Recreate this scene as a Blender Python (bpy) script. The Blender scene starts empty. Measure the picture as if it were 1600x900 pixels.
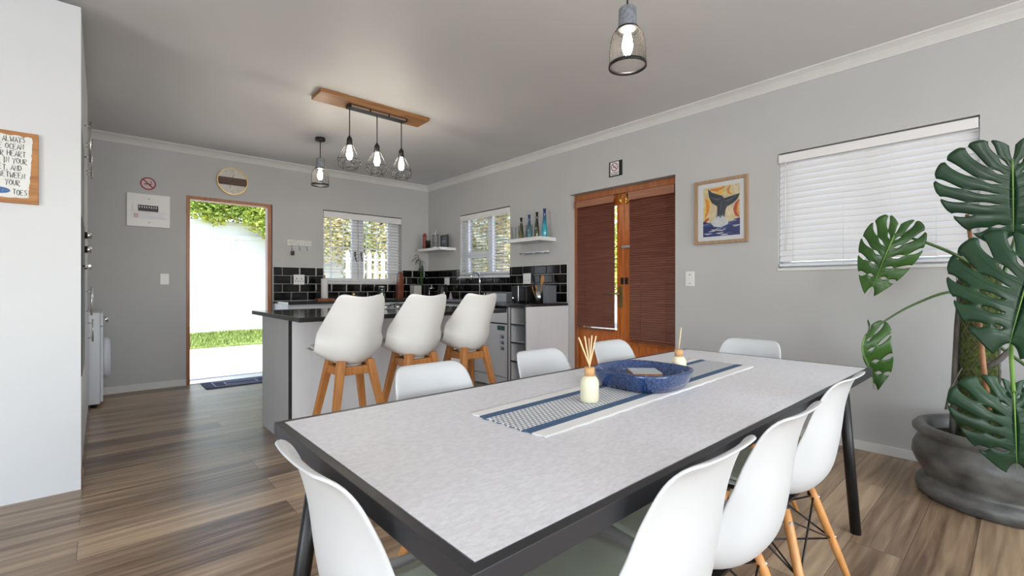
import bpy, bmesh, math, random
from mathutils import Vector, Matrix
random.seed(7)
C = bpy.context.scene.collection
PI = math.pi
S = bpy.context.scene

# ------------------------------------------------------------ camera, sky, sun, daylight and fill lights, exposure
cam = bpy.data.objects.new('camera', bpy.data.cameras.new('camera'))
C.objects.link(cam)
cam.location = (0, 0, 1.10)
YAW = math.atan(642/720.)
cam.rotation_euler = (PI/2, 0, -YAW)
cam.data.sensor_width = 36.0
cam.data.lens = 36.0*720/1600
cam.data.shift_y = -1/1600.
cam.data.clip_start = 0.02
S.camera = cam

S.view_settings.view_transform = 'Standard'
S.view_settings.look = 'None'
S.view_settings.gamma = 1.0
S.view_settings.use_curve_mapping = False
S.view_settings.exposure = 0.14

w = bpy.data.worlds.new('sky'); S.world = w; w.use_nodes = True
wn = w.node_tree; wn.nodes.clear()
sky = wn.nodes.new('ShaderNodeTexSky'); sky.sky_type = 'NISHITA'; sky.sun_disc = False
sky.sun_elevation = math.radians(52); sky.sun_rotation = math.radians(200)
bg = wn.nodes.new('ShaderNodeBackground'); bg.inputs['Strength'].default_value = 0.6
wo = wn.nodes.new('ShaderNodeOutputWorld')
wn.links.new(sky.outputs[0], bg.inputs[0]); wn.links.new(bg.outputs[0], wo.inputs[0])

sun = bpy.data.objects.new('sun', bpy.data.lights.new('sun', 'SUN')); C.objects.link(sun)
sun.data.energy = 10.0; sun.data.angle = math.radians(0.6); sun.data.color = (1, .95, .86)
sd = Vector((0.55, 0.22, -1.0)).normalized()           # travelling direction of the light
sun.rotation_euler = sd.to_track_quat('-Z', 'Y').to_euler()

def area(name, loc, direction, sx, sy, power, col=(1, 1, 1)):
    L = bpy.data.lights.new(name, 'AREA'); L.shape = 'RECTANGLE'; L.size = sx; L.size_y = sy
    L.energy = power; L.color = col
    o = bpy.data.objects.new(name, L); C.objects.link(o); o.location = loc
    o.rotation_euler = Vector(direction).to_track_quat('-Z', 'Z').to_euler()
    return o
# area light for daylight from behind the camera, its opening unseen
area('daylight_fill', (.9, -5.88, 1.25), (0, 1, .35), 5.6, 2.1, 230, (.93, .97, 1))
area('daylight_fill', (-3.92, -3.6, 1.35), (1, 0, .3), 2.4, 1.7, 90, (.93, .97, 1))  # added fill from the left, its opening unseen
area('daylight_fill', (-3.92, 0.2, 1.35), (1, 0, .3), 2.4, 1.7, 110, (.95, .98, 1))  # second added fill on the left, also an unseen opening

# unseen overhead fill behind the camera, added to brighten upward faces
area('added_overhead_fill', (1.4, -1.3, 2.64), (0, .12, -1), 3.0, 1.4, 46, (.97, .98, 1))

# ------------------------------------------------------------ materials
def mat(name, col=(.8, .8, .8), rough=.5, metal=0., noise=0., nscale=8., bump=0., bscale=60., spec=.5,
        trans=0., emit=None, estr=0., coat=0., stretch=None, col2=None):
    m = bpy.data.materials.new(name); m.use_nodes = True
    nt = m.node_tree; b = nt.nodes['Principled BSDF']
    b.inputs['Base Color'].default_value = (*col, 1)
    b.inputs['Roughness'].default_value = rough
    b.inputs['Metallic'].default_value = metal
    b.inputs['Specular IOR Level'].default_value = spec
    b.inputs['Transmission Weight'].default_value = trans
    b.inputs['Coat Weight'].default_value = coat
    if emit: b.inputs['Emission Color'].default_value = (*emit, 1); b.inputs['Emission Strength'].default_value = estr
    tc = nt.nodes.new('ShaderNodeTexCoord'); mp = nt.nodes.new('ShaderNodeMapping')
    nt.links.new(tc.outputs['Object'], mp.inputs[0])
    if stretch: mp.inputs['Scale'].default_value = stretch
    n = nt.nodes.new('ShaderNodeTexNoise'); n.inputs['Scale'].default_value = nscale; n.inputs['Detail'].default_value = 6
    nt.links.new(mp.outputs[0], n.inputs['Vector'])
    if noise or col2:
        mx = nt.nodes.new('ShaderNodeMix'); mx.data_type = 'RGBA'
        c2 = col2 if col2 else tuple(max(0, c*(1-noise)) for c in col)
        rp = nt.nodes.new('ShaderNodeMapRange'); rp.inputs[1].default_value = .35; rp.inputs[2].default_value = .65
        nt.links.new(n.outputs[0], rp.inputs[0]); nt.links.new(rp.outputs[0], mx.inputs[0])
        mx.inputs[6].default_value = (*col, 1); mx.inputs[7].default_value = (*c2, 1)
        nt.links.new(mx.outputs[2], b.inputs['Base Color'])
    if bump:
        n2 = nt.nodes.new('ShaderNodeTexNoise'); n2.inputs['Scale'].default_value = bscale; n2.inputs['Detail'].default_value = 4
        nt.links.new(mp.outputs[0], n2.inputs['Vector'])
        bp = nt.nodes.new('ShaderNodeBump'); bp.inputs['Strength'].default_value = bump; bp.inputs['Distance'].default_value = .004
        nt.links.new(n2.outputs[0], bp.inputs['Height']); nt.links.new(bp.outputs[0], b.inputs['Normal'])
    return m

def glass_mat(name, tint=(1, 1, 1), refl=.12):
    m = bpy.data.materials.new(name); m.use_nodes = True; nt = m.node_tree; nt.nodes.clear()
    o = nt.nodes.new('ShaderNodeOutputMaterial'); mx = nt.nodes.new('ShaderNodeMixShader')
    t = nt.nodes.new('ShaderNodeBsdfTransparent'); g = nt.nodes.new('ShaderNodeBsdfGlossy'); g.inputs['Roughness'].default_value = .02
    t.inputs[0].default_value = (*tint, 1)
    lw = nt.nodes.new('ShaderNodeLayerWeight'); lw.inputs[0].default_value = refl*2
    mr = nt.nodes.new('ShaderNodeMath'); mr.operation = 'MULTIPLY'; mr.inputs[1].default_value = .8
    nt.links.new(lw.outputs['Fresnel'], mr.inputs[0]); nt.links.new(mr.outputs[0], mx.inputs[0])
    nt.links.new(t.outputs[0], mx.inputs[1]); nt.links.new(g.outputs[0], mx.inputs[2]); nt.links.new(mx.outputs[0], o.inputs[0])
    return m

def wood(name, c1, c2, rough=.4, axis='x', scale=1.0, bump=.15):
    st = {'x': (1.2, 14, 14), 'y': (14, 1.2, 14), 'z': (14, 14, 1.2)}[axis]
    return mat(name, c1, rough, nscale=3*scale, col2=c2, stretch=st, bump=bump, bscale=12)

M = {}
M['wall'] = mat('wall_paint', (.49, .495, .50), .75, noise=.05, nscale=1.5, bump=.25, bscale=35)
M['ceil'] = mat('ceiling_paint', (.69, .69, .70), .5, noise=.05, nscale=.9, bump=.3, bscale=14)
M['trim'] = mat('cornice_paint', (.68, .68, .67), .6, noise=.04)
M['white'] = mat('white_melamine', (.60, .62, .645), .45, noise=.03, nscale=3)
M['melamine'] = mat('grey_white_melamine', (.66, .665, .69), .45, noise=.04, nscale=3, stretch=(8, 8, 1))
M['shadedside'] = mat('shaded_side_melamine', (.42, .42, .42), .45, noise=.05, nscale=3, stretch=(8, 8, 1))  # island end: white melamine with its shade put into the colour
M['litfront'] = mat('lit_front_melamine', (.80, .81, .84), .45, noise=.03, nscale=3, stretch=(8, 8, 1))  # island front: same melamine made lighter, light put into the colour
M['edge'] = mat('dark_edging', (.02, .02, .025), .4)
M['plastic'] = mat('white_shell_plastic', (.57, .585, .605), .38, spec=.5)
M['stool'] = mat('light_grey_shell_plastic', (.66, .655, .64), .42)
M['pad'] = mat('sage_green_seat', (.66, .73, .60), .7, noise=.08, bump=.1)
M['beech'] = wood('beech_wood', (.62, .30, .10), (.50, .22, .065), .4, 'z')
M['oak'] = wood('honey_wood', (.52, .225, .065), (.40, .155, .04), .45, 'z')
M['blackmetal'] = mat('black_metal', (.012, .012, .013), .38, metal=.3)
M['tableframe'] = mat('charcoal_powder_coat', (.030, .031, .036), .42, metal=.2, bump=.05, bscale=300)
M['tabletop'] = mat('grey_ceramic_top', (.80, .805, .845), .40, noise=.13, nscale=70, bump=.35, bscale=160, stretch=(1, 2.2, 1))
M['granite'] = mat('dark_granite', (.028, .027, .03), .12, noise=.5, nscale=150)
M['steel'] = mat('brushed_steel', (.62, .62, .62), .25, metal=1)
M['chrome'] = mat('chrome', (.8, .8, .8), .08, metal=1)
M['brass'] = mat('brass', (.72, .50, .16), .22, metal=1)
M['oldbrass'] = mat('aged_brass', (.36, .27, .12), .35, metal=1)
M['tile'] = mat('black_glazed_tile', (.004, .004, .005), .08, spec=.28)
M['grout'] = mat('pale_grout', (.62, .61, .58), .8)
M['doorwood'] = wood('varnished_meranti', (.56, .17, .028), (.36, .085, .014), .28, 'z', 1.2)
M['framewood'] = wood('door_frame_wood', (.38, .13, .035), (.26, .075, .02), .35, 'z')
M['slatbrown'] = wood('brown_wood_slats', (.17, .055, .032), (.12, .036, .022), .4, 'y')
M['valance'] = wood('copper_brown_valance', (.35, .15, .085), (.27, .10, .055), .4, 'y')
M['slatwhite'] = mat('white_slats', (.74, .74, .75), .45)
M['sash'] = mat('white_window_paint', (.72, .73, .76), .4)
M['glass'] = glass_mat('window_glass')
M['jar'] = glass_mat('clear_glassware', (.97, .98, .98), .08)
M['black'] = mat('black_plastic', (.008, .008, .009), .35, spec=.35)
M['plug'] = mat('white_switch_plastic', (.76, .76, .75), .35)
M['grey'] = mat('grey_plastic', (.25, .26, .28), .4)
M['washer'] = mat('white_enamel', (.70, .73, .78), .3)
M['red'] = mat('sign_red', (.24, .01, .03), .5)
M['pink'] = mat('sign_pink', (.62, .45, .47), .5)
M['cream'] = mat('cream_glass', (.78, .74, .55), .35)
M['reed'] = mat('rattan_reed', (.72, .56, .34), .7)
M['cork'] = wood('pale_wood_collar', (.62, .36, .17), (.52, .28, .12), .6, 'z')
M['concrete'] = mat('cast_concrete', (.24, .26, .30), .85, noise=.35, nscale=60, bump=.6, bscale=90)
M['bulb'] = mat('glowing_bulb', (1, .9, .7), .3, emit=(1, .89, .72), estr=85)
M['shademesh'] = mat('dark_bronze_mesh', (.022, .018, .015), .6, metal=.2)
M['cord'] = mat('black_cord', (.012, .012, .012), .6)
M['plank'] = wood('dark_honey_plank', (.35, .17, .055), (.21, .085, .025), .4, 'x')
M['frame'] = wood('oak_picture_frame', (.40, .27, .17), (.31, .20, .12), .55, 'z')
M['paper'] = mat('mat_board', (.74, .76, .80), .6)
M['pot'] = mat('dark_stone_pot', (.15, .15, .142), .40, col2=(.055, .055, .053), nscale=7, bump=.4, bscale=25, stretch=(1, 1, 1.5))
M['soil'] = mat('soil', (.03, .02, .012), .95, bump=1, bscale=60)
M['moss'] = mat('moss', (.10, .13, .02), .9, col2=(.03, .045, .01), nscale=70, bump=1, bscale=60)
M['leaf'] = mat('monstera_leaf', (.012, .055, .020), .42, col2=(.007, .035, .015), nscale=6, coat=.1)
M['leafl'] = mat('young_monstera_leaf', (.035, .11, .012), .33, col2=(.018, .065, .010), nscale=6)
M['midrib'] = mat('leaf_midrib', (.13, .26, .045), .5)
M['vein'] = mat('leaf_vein', (.035, .10, .035), .5)
M['petiole'] = mat('petiole', (.05, .11, .025), .45)
M['barkstick'] = mat('grey_bark', (.16, .145, .13), .85, col2=(.07, .06, .055), nscale=30, bump=.8, stretch=(1, 1, .2))
M['bamboo'] = mat('bamboo', (.40, .19, .09), .5, noise=.4, nscale=20)
M['mat'] = mat('door_mat', (.10, .105, .16), .9, noise=.3, nscale=25, bump=.4)
M['matl'] = mat('door_mat_line', (.62, .62, .66), .9)
M['gwhite'] = mat('garden_wall_plaster', (.78, .80, .82), .8, bump=.2)
M['sand'] = mat('pale_sand_paving', (.66, .60, .50), .9, noise=.12, nscale=3)
M['grass'] = mat('lawn_grass', (.20, .26, .06), .9, col2=(.12, .18, .04), nscale=5)
M['tree'] = mat('tree_leaves', (.50, .50, .08), .6, col2=(.22, .33, .05), nscale=1.6)
M['tree2'] = mat('autumn_tree_leaves', (.55, .42, .17), .6, col2=(.24, .30, .08), nscale=1.4)
M['bark'] = mat('tree_bark', (.12, .09, .06), .9, bump=.6)
M['brickg'] = mat('weathered_timber', (.22, .19, .16), .9, noise=.4)

def floor_mat():
    m = bpy.data.materials.new('laminate_floor'); m.use_nodes = True; nt = m.node_tree; N = nt.nodes.new; L = nt.links.new
    b = nt.nodes['Principled BSDF']
    tc = N('ShaderNodeTexCoord')
    br = N('ShaderNodeTexBrick'); br.offset = .37; br.offset_frequency = 2
    br.inputs['Scale'].default_value = 1; br.inputs['Brick Width'].default_value = 1.25; br.inputs['Row Height'].default_value = .185
    br.inputs['Mortar Size'].default_value = .0012; br.inputs['Mortar Smooth'].default_value = .1
    br.inputs['Color1'].default_value = (0, 0, 0, 1); br.inputs['Color2'].default_value = (1, 1, 1, 1); br.inputs['Mortar'].default_value = (.5, .5, .5, 1)
    L(tc.outputs['Object'], br.inputs['Vector'])
    mp = N('ShaderNodeMapping'); mp.inputs['Scale'].default_value = (.9, 14, 1)
    ad = N('ShaderNodeVectorMath'); ad.operation = 'MULTIPLY_ADD'
    L(br.outputs['Color'], ad.inputs[0]); ad.inputs[1].default_value = (7, 3, 5); L(tc.outputs['Object'], ad.inputs[2])
    L(ad.outputs[0], mp.inputs[0])
    n = N('ShaderNodeTexNoise'); n.inputs['Scale'].default_value = 2.0; n.inputs['Detail'].default_value = 8; n.inputs['Distortion'].default_value = .6
    L(mp.outputs[0], n.inputs['Vector'])
    mp2 = N('ShaderNodeMapping'); mp2.inputs['Scale'].default_value = (.5, 2.4, 1); L(ad.outputs[0], mp2.inputs[0])
    n2 = N('ShaderNodeTexNoise'); n2.inputs['Scale'].default_value = 2.0; n2.inputs['Detail'].default_value = 3; L(mp2.outputs[0], n2.inputs['Vector'])
    cr = N('ShaderNodeValToRGB'); e = cr.color_ramp.elements
    e[0].position = .30; e[0].color = (.135, .085, .052, 1); e[1].position = .72; e[1].color = (.60, .44, .28, 1)
    x = cr.color_ramp.elements.new(.5); x.color = (.35, .245, .155, 1)
    a1 = N('ShaderNodeMath'); a1.operation = 'MULTIPLY_ADD'; a1.inputs[1].default_value = .62; a1.inputs[2].default_value = .0
    a2 = N('ShaderNodeMath'); a2.operation = 'MULTIPLY_ADD'; a2.inputs[1].default_value = .38
    a3 = N('ShaderNodeMath'); a3.operation = 'MULTIPLY_ADD'; a3.inputs[1].default_value = .21
    L(n.outputs[0], a1.inputs[0]); L(n2.outputs[0], a2.inputs[0]); L(a1.outputs[0], a2.inputs[2])
    sp = N('ShaderNodeSeparateColor'); L(br.outputs['Color'], sp.inputs[0])
    s1 = N('ShaderNodeMath'); s1.operation = 'SUBTRACT'; s1.inputs[1].default_value = .5; L(sp.outputs[0], s1.inputs[0])
    L(s1.outputs[0], a3.inputs[0]); L(a2.outputs[0], a3.inputs[2]); L(a3.outputs[0], cr.inputs[0])
    mx = N('ShaderNodeMix'); mx.data_type = 'RGBA'; L(br.outputs['Fac'], mx.inputs[0]); L(cr.outputs[0], mx.inputs[6]); mx.inputs[7].default_value = (.07, .045, .03, 1)
    L(mx.outputs[2], b.inputs['Base Color'])
    b.inputs['Roughness'].default_value = .32; b.inputs['Specular IOR Level'].default_value = .5
    bp = N('ShaderNodeBump'); bp.inputs['Strength'].default_value = .12; bp.inputs['Distance'].default_value = .002
    L(n.outputs[0], bp.inputs['Height']); L(bp.outputs[0], b.inputs['Normal'])
    return m
M['floor'] = floor_mat()

def runner_mat():
    """white border, blue band, checked woven middle, from the cloth's own y coordinate (local, width .29)"""
    m = bpy.data.materials.new('woven_runner'); m.use_nodes = True; nt = m.node_tree; N = nt.nodes.new; L = nt.links.new
    b = nt.nodes['Principled BSDF']; b.inputs['Roughness'].default_value = .9
    tc = N('ShaderNodeTexCoord'); sx = N('ShaderNodeSeparateXYZ'); L(tc.outputs['UV'], sx.inputs[0])
    ab = N('ShaderNodeMath'); ab.operation = 'SUBTRACT'; ab.inputs[1].default_value = .5; L(sx.outputs[1], ab.inputs[0])
    a2 = N('ShaderNodeMath'); a2.operation = 'ABSOLUTE'; L(ab.outputs[0], a2.inputs[0])
    def gt(src, v):
        g = N('ShaderNodeMath'); g.operation = 'GREATER_THAN'; g.inputs[1].default_value = v; L(src, g.inputs[0]); return g.outputs[0]
    # weave dots
    mp = N('ShaderNodeMapping'); mp.inputs['Scale'].default_value = (88, 24, 1); L(tc.outputs['UV'], mp.inputs[0])
    ck = N('ShaderNodeTexBrick'); ck.offset = .5; ck.inputs['Scale'].default_value = 1
    ck.inputs['Brick Width'].default_value = 1.0; ck.inputs['Row Height'].default_value = 1.0; ck.inputs['Mortar Size'].default_value = .13
    ck.inputs['Mortar Smooth'].default_value = .2
    ck.inputs['Color1'].default_value = (.80, .81, .82, 1); ck.inputs['Color2'].default_value = (.76, .77, .8, 1); ck.inputs['Mortar'].default_value = (.14, .17, .22, 1)
    L(mp.outputs[0], ck.inputs['Vector'])
    mx1 = N('ShaderNodeMix'); mx1.data_type = 'RGBA'; L(gt(a2.outputs[0], .235), mx1.inputs[0]); L(ck.outputs[0], mx1.inputs[6])
    n = N('ShaderNodeTexNoise'); n.inputs['Scale'].default_value = 90; L(tc.outputs['Object'], n.inputs['Vector'])
    bl = N('ShaderNodeMix'); bl.data_type = 'RGBA'; L(n.outputs[0], bl.inputs[0]); bl.inputs[6].default_value = (.02, .05, .12, 1); bl.inputs[7].default_value = (.10, .19, .33, 1)
    L(bl.outputs[2], mx1.inputs[7])
    mx2 = N('ShaderNodeMix'); mx2.data_type = 'RGBA'; L(gt(a2.outputs[0], .345), mx2.inputs[0]); L(mx1.outputs[2], mx2.inputs[6]); mx2.inputs[7].default_value = (.80, .80, .80, 1)
    L(mx2.outputs[2], b.inputs['Base Color'])
    bp = N('ShaderNodeBump'); bp.inputs['Strength'].default_value = .6; bp.inputs['Distance'].default_value = .002; L(ck.outputs['Fac'], bp.inputs['Height']); bp.invert = True
    L(bp.outputs[0], b.inputs['Normal'])
    return m
M['runner'] = runner_mat()
M['bowl'] = mat('blue_glaze', (.012, .025, .085), .12, col2=(.05, .10, .25), nscale=170, coat=.6, bump=.3, bscale=40)
M['coaster'] = mat('pale_coaster_top', (.48, .55, .58), .4)
M['coasterw'] = wood('coaster_wood', (.42, .22, .12), (.3, .14, .07), .5, 'x')

# ------------------------------------------------------------ mesh builder
class MB:
    def __init__(s, jit=True): s.bm = bmesh.new(); s.mi = 0; s.k = 0; s.jit = jit
    def _f(s, vs, smooth=False):
        try: f = s.bm.faces.new(vs)
        except ValueError: return
        f.material_index = s.mi; f.smooth = smooth; return f
    def box(s, a, b, bev=0.):
        (x0, y0, z0), (x1, y1, z1) = [min(p, q) for p, q in zip(a, b)], [max(p, q) for p, q in zip(a, b)]
        if s.jit:      # hairline size differences keep touching boxes from sharing a face plane
            e = (s.k % 9)*3e-5; s.k += 1; x0 -= e; y0 -= e; z0 -= e; x1 += e; y1 += e; z1 += e
        t = bmesh.new() if bev else s.bm
        v = [t.verts.new(p) for p in ((x0, y0, z0), (x1, y0, z0), (x1, y1, z0), (x0, y1, z0), (x0, y0, z1), (x1, y0, z1), (x1, y1, z1), (x0, y1, z1))]
        for q in ((3, 2, 1, 0), (4, 5, 6, 7), (0, 1, 5, 4), (1, 2, 6, 5), (2, 3, 7, 6), (3, 0, 4, 7)):
            f = t.faces.new([v[i] for i in q]); f.material_index = s.mi
        if bev:
            bmesh.ops.bevel(t, geom=t.edges[:], offset=bev, segments=2, affect='EDGES', profile=.6)
            for f in t.faces: f.material_index = s.mi
            s.merge(t)
        return s
    def merge(s, t, mtx=None):
        if mtx is not None: t.transform(mtx)
        me = bpy.data.meshes.new('tmp'); t.to_mesh(me); t.free(); s.bm.from_mesh(me); bpy.data.meshes.remove(me); return s
    def ring_loft(s, rings, cap=True, closed=True, smooth=True):
        R = [[s.bm.verts.new(p) for p in r] for r in rings]; n = len(R[0])
        for i in range(len(R)-1):
            for j in range(n if closed else n-1):
                k = (j+1) % n; s._f([R[i][j], R[i][k], R[i+1][k], R[i+1][j]], smooth)
        if cap and closed: s._f(R[0][::-1]); s._f(R[-1])
        return s
    def tube(s, pts, r, n=8, cap=True, sq=False):
        pts = [Vector(p) for p in pts]; rs = r if isinstance(r, (list, tuple)) else [r]*len(pts); rings = []
        up = None
        for i, p in enumerate(pts):
            d = (pts[min(i+1, len(pts)-1)]-pts[max(i-1, 0)]).normalized()
            if up is None: up = Vector((0, 0, 1)) if abs(d.z) < .9 else Vector((0, 1, 0))
            a = d.cross(up)
            if a.length < 1e-5: a = d.orthogonal()
            a.normalize(); b = a.cross(d); up = b
            rings.append([p+(a*math.cos(2*PI*k/n)+b*math.sin(2*PI*k/n))*rs[i] for k in range(n)])
        return s.ring_loft(rings, cap)
    def beam(s, p, q, wx, wy, wx2=None, wy2=None):
        """rectangular bar between two points, section in x / y"""
        p, q = Vector(p), Vector(q); wx2 = wx2 or wx; wy2 = wy2 or wy
        r = []
        for c, a, b in ((p, wx, wy), (q, wx2, wy2)):
            r.append([c+Vector((sx*a/2, sy*b/2, 0)) for sx, sy in ((-1, -1), (1, -1), (1, 1), (-1, 1))])
        return s.ring_loft(r, True, True, False)
    def bar(s, p, q, w_, h_):
        """rectangular bar of any direction: w_ across (horizontal), h_ the other way"""
        p, q = Vector(p), Vector(q); d = (q-p).normalized(); a = d.cross(Vector((0, 0, 1)))
        if a.length < 1e-4: a = Vector((1, 0, 0))
        a.normalize(); b = a.cross(d)
        return s.ring_loft([[c+a*i*w_/2+b*j*h_/2 for i, j in ((-1, -1), (1, -1), (1, 1), (-1, 1))] for c in (p, q)], True, True, False)
    def lathe(s, prof, c=(0, 0, 0), n=32, smooth=True, cap=False):
        c = Vector(c)
        return s.ring_loft([[c+Vector((r*math.cos(2*PI*k/n), r*math.sin(2*PI*k/n), z)) for k in range(n)] for r, z in prof], cap, True, smooth)
    def cyl(s, p, q, r, n=20, r2=None):
        return s.tube([p, q], [r, r if r2 is None else r2], n)
    def sphere(s, c, r, sz=1., n=16):
        c = Vector(c)
        return s.lathe([(max(1e-4, r*math.sin(PI*i/10)), -r*sz*math.cos(PI*i/10)) for i in range(11)], c, n)
    def prism(s, poly, o, u, v, t):
        """2-D polygon placed at o with axes u,v and thickness vector t"""
        o, u, v, t = Vector(o), Vector(u), Vector(v), Vector(t)
        a = [s.bm.verts.new(o+u*x+v*y) for x, y in poly]; b = [s.bm.verts.new(o+u*x+v*y+t) for x, y in poly]
        s._f(a[::-1]); s._f(b)
        for i in range(len(a)): j = (i+1) % len(a); s._f([a[i], a[j], b[j], b[i]])
        return s
    def grid(s, fn, nu, nv, smooth=True):
        V = [[s.bm.verts.new(fn(i/nu, j/nv)) for j in range(nv+1)] for i in range(nu+1)]
        uv = s.bm.loops.layers.uv.verify()
        for i in range(nu):
            for j in range(nv):
                f = s._f([V[i][j], V[i+1][j], V[i+1][j+1], V[i][j+1]], smooth)
                if f:
                    for lp, (a, b) in zip(f.loops, ((i, j), (i+1, j), (i+1, j+1), (i, j+1))): lp[uv].uv = (a/nu, b/nv)
        return s
    def build(s, name, m, parent=None, world=True, solid=0., sub=0, bevel=0.):
        ms = m if isinstance(m, (list, tuple)) else [m]
        bmesh.ops.recalc_face_normals(s.bm, faces=s.bm.faces[:]) if not solid else None
        if parent is not None and world:
            off = Vector(parent.location)
            p = parent.parent
            while p is not None: off += Vector(p.location); p = p.parent
            for v in s.bm.verts: v.co -= off
            loc = (0, 0, 0)
        elif parent is None:
            xs = [v.co for v in s.bm.verts]
            loc = Vector(((min(v.x for v in xs)+max(v.x for v in xs))/2, (min(v.y for v in xs)+max(v.y for v in xs))/2, min(v.z for v in xs)))
            for v in s.bm.verts: v.co -= loc
        else: loc = (0, 0, 0)
        me = bpy.data.meshes.new(name); s.bm.to_mesh(me); s.bm.free()
        for q in ms: me.materials.append(M[q] if isinstance(q, str) else q)
        o = bpy.data.objects.new(name, me); C.objects.link(o); o.location = loc
        if parent is not None: o.parent = parent
        if solid:
            d = o.modifiers.new('thick', 'SOLIDIFY'); d.thickness = solid; d.offset = 0
        if bevel:
            d = o.modifiers.new('bevel', 'BEVEL'); d.width = bevel; d.segments = 2; d.limit_method = 'ANGLE'
        if sub:
            d = o.modifiers.new('sub', 'SUBSURF'); d.levels = sub; d.render_levels = sub
        return o

def tag(o, label=None, cat=None, group=None, kind=None):
    if label: o['label'] = label
    if cat: o['category'] = cat
    if group: o['group'] = group
    if kind: o['kind'] = kind
    return o
def thing(name, label, cat, loc=(0, 0, 0), group=None, rz=0, kind=None):
    o = bpy.data.objects.new(name, None); C.objects.link(o); o.location = loc; o.rotation_euler = (0, 0, rz)
    o.empty_display_size = .05
    return tag(o, label, cat, group, kind)
def struct(name, loc=(0, 0, 0)):
    o = bpy.data.objects.new(name, None); C.objects.link(o); o.location = loc; o['kind'] = 'structure'; return o
def copy_tree(o, parent=None):
    c = o.copy(); C.objects.link(c)
    if parent is not None: c.parent = parent
    for ch in list(o.children): copy_tree(ch, c)
    return c
def dup(o, loc, rz, label):
    c = copy_tree(o); c.location = loc; c.rotation_euler = (0, 0, rz); c['label'] = label; return c

# ------------------------------------------------------------ room shell
XR, YB, XL, YF, H = 3.85, 6.30, -4.0, -6.0, 2.68
TW = .22
MB().box((XL-TW, YF-TW, -.10), (XR+TW, YB+TW, 0)).build('floor', 'floor')['kind'] = 'structure'
MB().box((XL-TW, YF-TW, H), (XR+TW, YB+TW, H+.16)).build('ceiling', 'ceil')['kind'] = 'structure'

def wall_holes(name, axis, c0, c1, a0, a1, holes):
    """wall slab; axis 'x' runs along x at y=c0..c1, axis 'y' runs along y at x=c0..c1; holes (a0,a1,z0,z1)"""
    b = MB(False); xs = sorted({a0, a1, *[h[0] for h in holes], *[h[1] for h in holes]}); zs = sorted({0., H, *[h[2] for h in holes], *[h[3] for h in holes]})
    for i in range(len(xs)-1):
        for j in range(len(zs)-1):
            mx, mz = (xs[i]+xs[i+1])/2, (zs[j]+zs[j+1])/2
            if any(h[0] < mx < h[1] and h[2] < mz < h[3] for h in holes): continue
            if axis == 'x': b.box((xs[i], c0, zs[j]), (xs[i+1], c1, zs[j+1]))
            else: b.box((c0, xs[i], zs[j]), (c1, xs[i+1], zs[j+1]))
    bmesh.ops.remove_doubles(b.bm, verts=b.bm.verts[:], dist=1e-4)
    # drop the inner faces between neighbouring boxes
    seen = {}
    for f in b.bm.faces: seen.setdefault(tuple(sorted(v.index for v in f.verts)), []).append(f)
    o = b.build(name, 'wall'); o['kind'] = 'structure'; return o
D1 = (.714, 1.60, 0, 2.135)
W1 = (2.224, 3.385, 1.18, 2.145)
W2 = (4.354, 5.437, 1.255, 2.13)
D2 = (2.114, 3.37, 0, 2.116)
W3 = (.191, 1.272, 1.245, 2.115)
wall_holes('wall_back', 'x', YB, YB+TW, XL-TW, XR+TW, [D1, W1])
wall_holes('wall_right', 'y', XR, XR+TW, YF, YB, [W2, D2, W3])
wall_holes('wall_left', 'y', XL-TW, XL, YF, YB, [(-1.0, 1.4, .5, 2.2), (-4.8, -2.4, .5, 2.2)])
wall_holes('wall_front', 'x', YF-TW, YF, XL-TW, XR+TW, [(-1.9, 3.7, .2, 2.3)])
# party wall behind the tall cupboards
b = MB(); b.box((-.80, 3.46, 0), (-.705, YB, H)); b.build('wall_kitchen', 'wall')['kind'] = 'structure'

def cornice(name, p, q, nrm):
    """coved cornice from p to q along the wall/ceiling joint, nrm points into the room"""
    prof = [(0, -.075), (.006, -.075), (.010, -.066), (.022, -.050), (.040, -.030), (.060, -.016), (.072, -.010), (.075, -.006), (.075, 0), (0, 0)]
    n = Vector(nrm); d = (Vector(q)-Vector(p)).normalized()
    rings = []
    for c, sgn in ((Vector(p), 1), (Vector(q), -1)):
        rings.append([c+n*a+Vector((0, 0, h_)) for a, h_ in prof])
    b = MB(); b.ring_loft(rings, True, True, False); b.build(name, 'trim')['kind'] = 'structure'
cornice('trim_1', (-.70, YB, H), (XR, YB, H), (0, -1, 0))
cornice('trim_2', (XR, YF, H), (XR, YB, H), (-1, 0, 0))
def baseboard(name, a, b_, h_=.07, t=.014):
    b = MB(); b.box(a, b_); b.build(name, 'trim', bevel=.004)['kind'] = 'structure'
baseboard('baseboard_back', (-.70, YB-.016, 0), (.713, YB, .075))
baseboard('baseboard_right', (XR-.016, YF, 0), (XR, 2.113, .062))

# back door frame (open doorway)
f = struct('door_1', (1.15, YB, 0))
b = MB(); t = .034
b.box((D1[0], YB-.004, 0), (D1[0]+t, YB+.11, D1[3])); b.box((D1[1]-.055, YB-.004, 0), (D1[1]-.012, YB+.11, D1[3])); b.box((D1[0], YB-.004, D1[3]-.038), (D1[1]-.012, YB+.11, D1[3]))
b.build('door_frame', 'framewood', f, bevel=.003)
MB().box((D1[0], YB, -.005), (D1[1], YB+TW, .006)).build('threshold', 'steel', f)
# door leaf swung open outside, flat against the outer wall
lf = MB(); lf.box((D1[0]-.84, YB+TW+.03, .03), (D1[0]-.02, YB+TW+.07, 2.07)); lf.build('door_leaf', 'framewood', f, bevel=.004)

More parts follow.
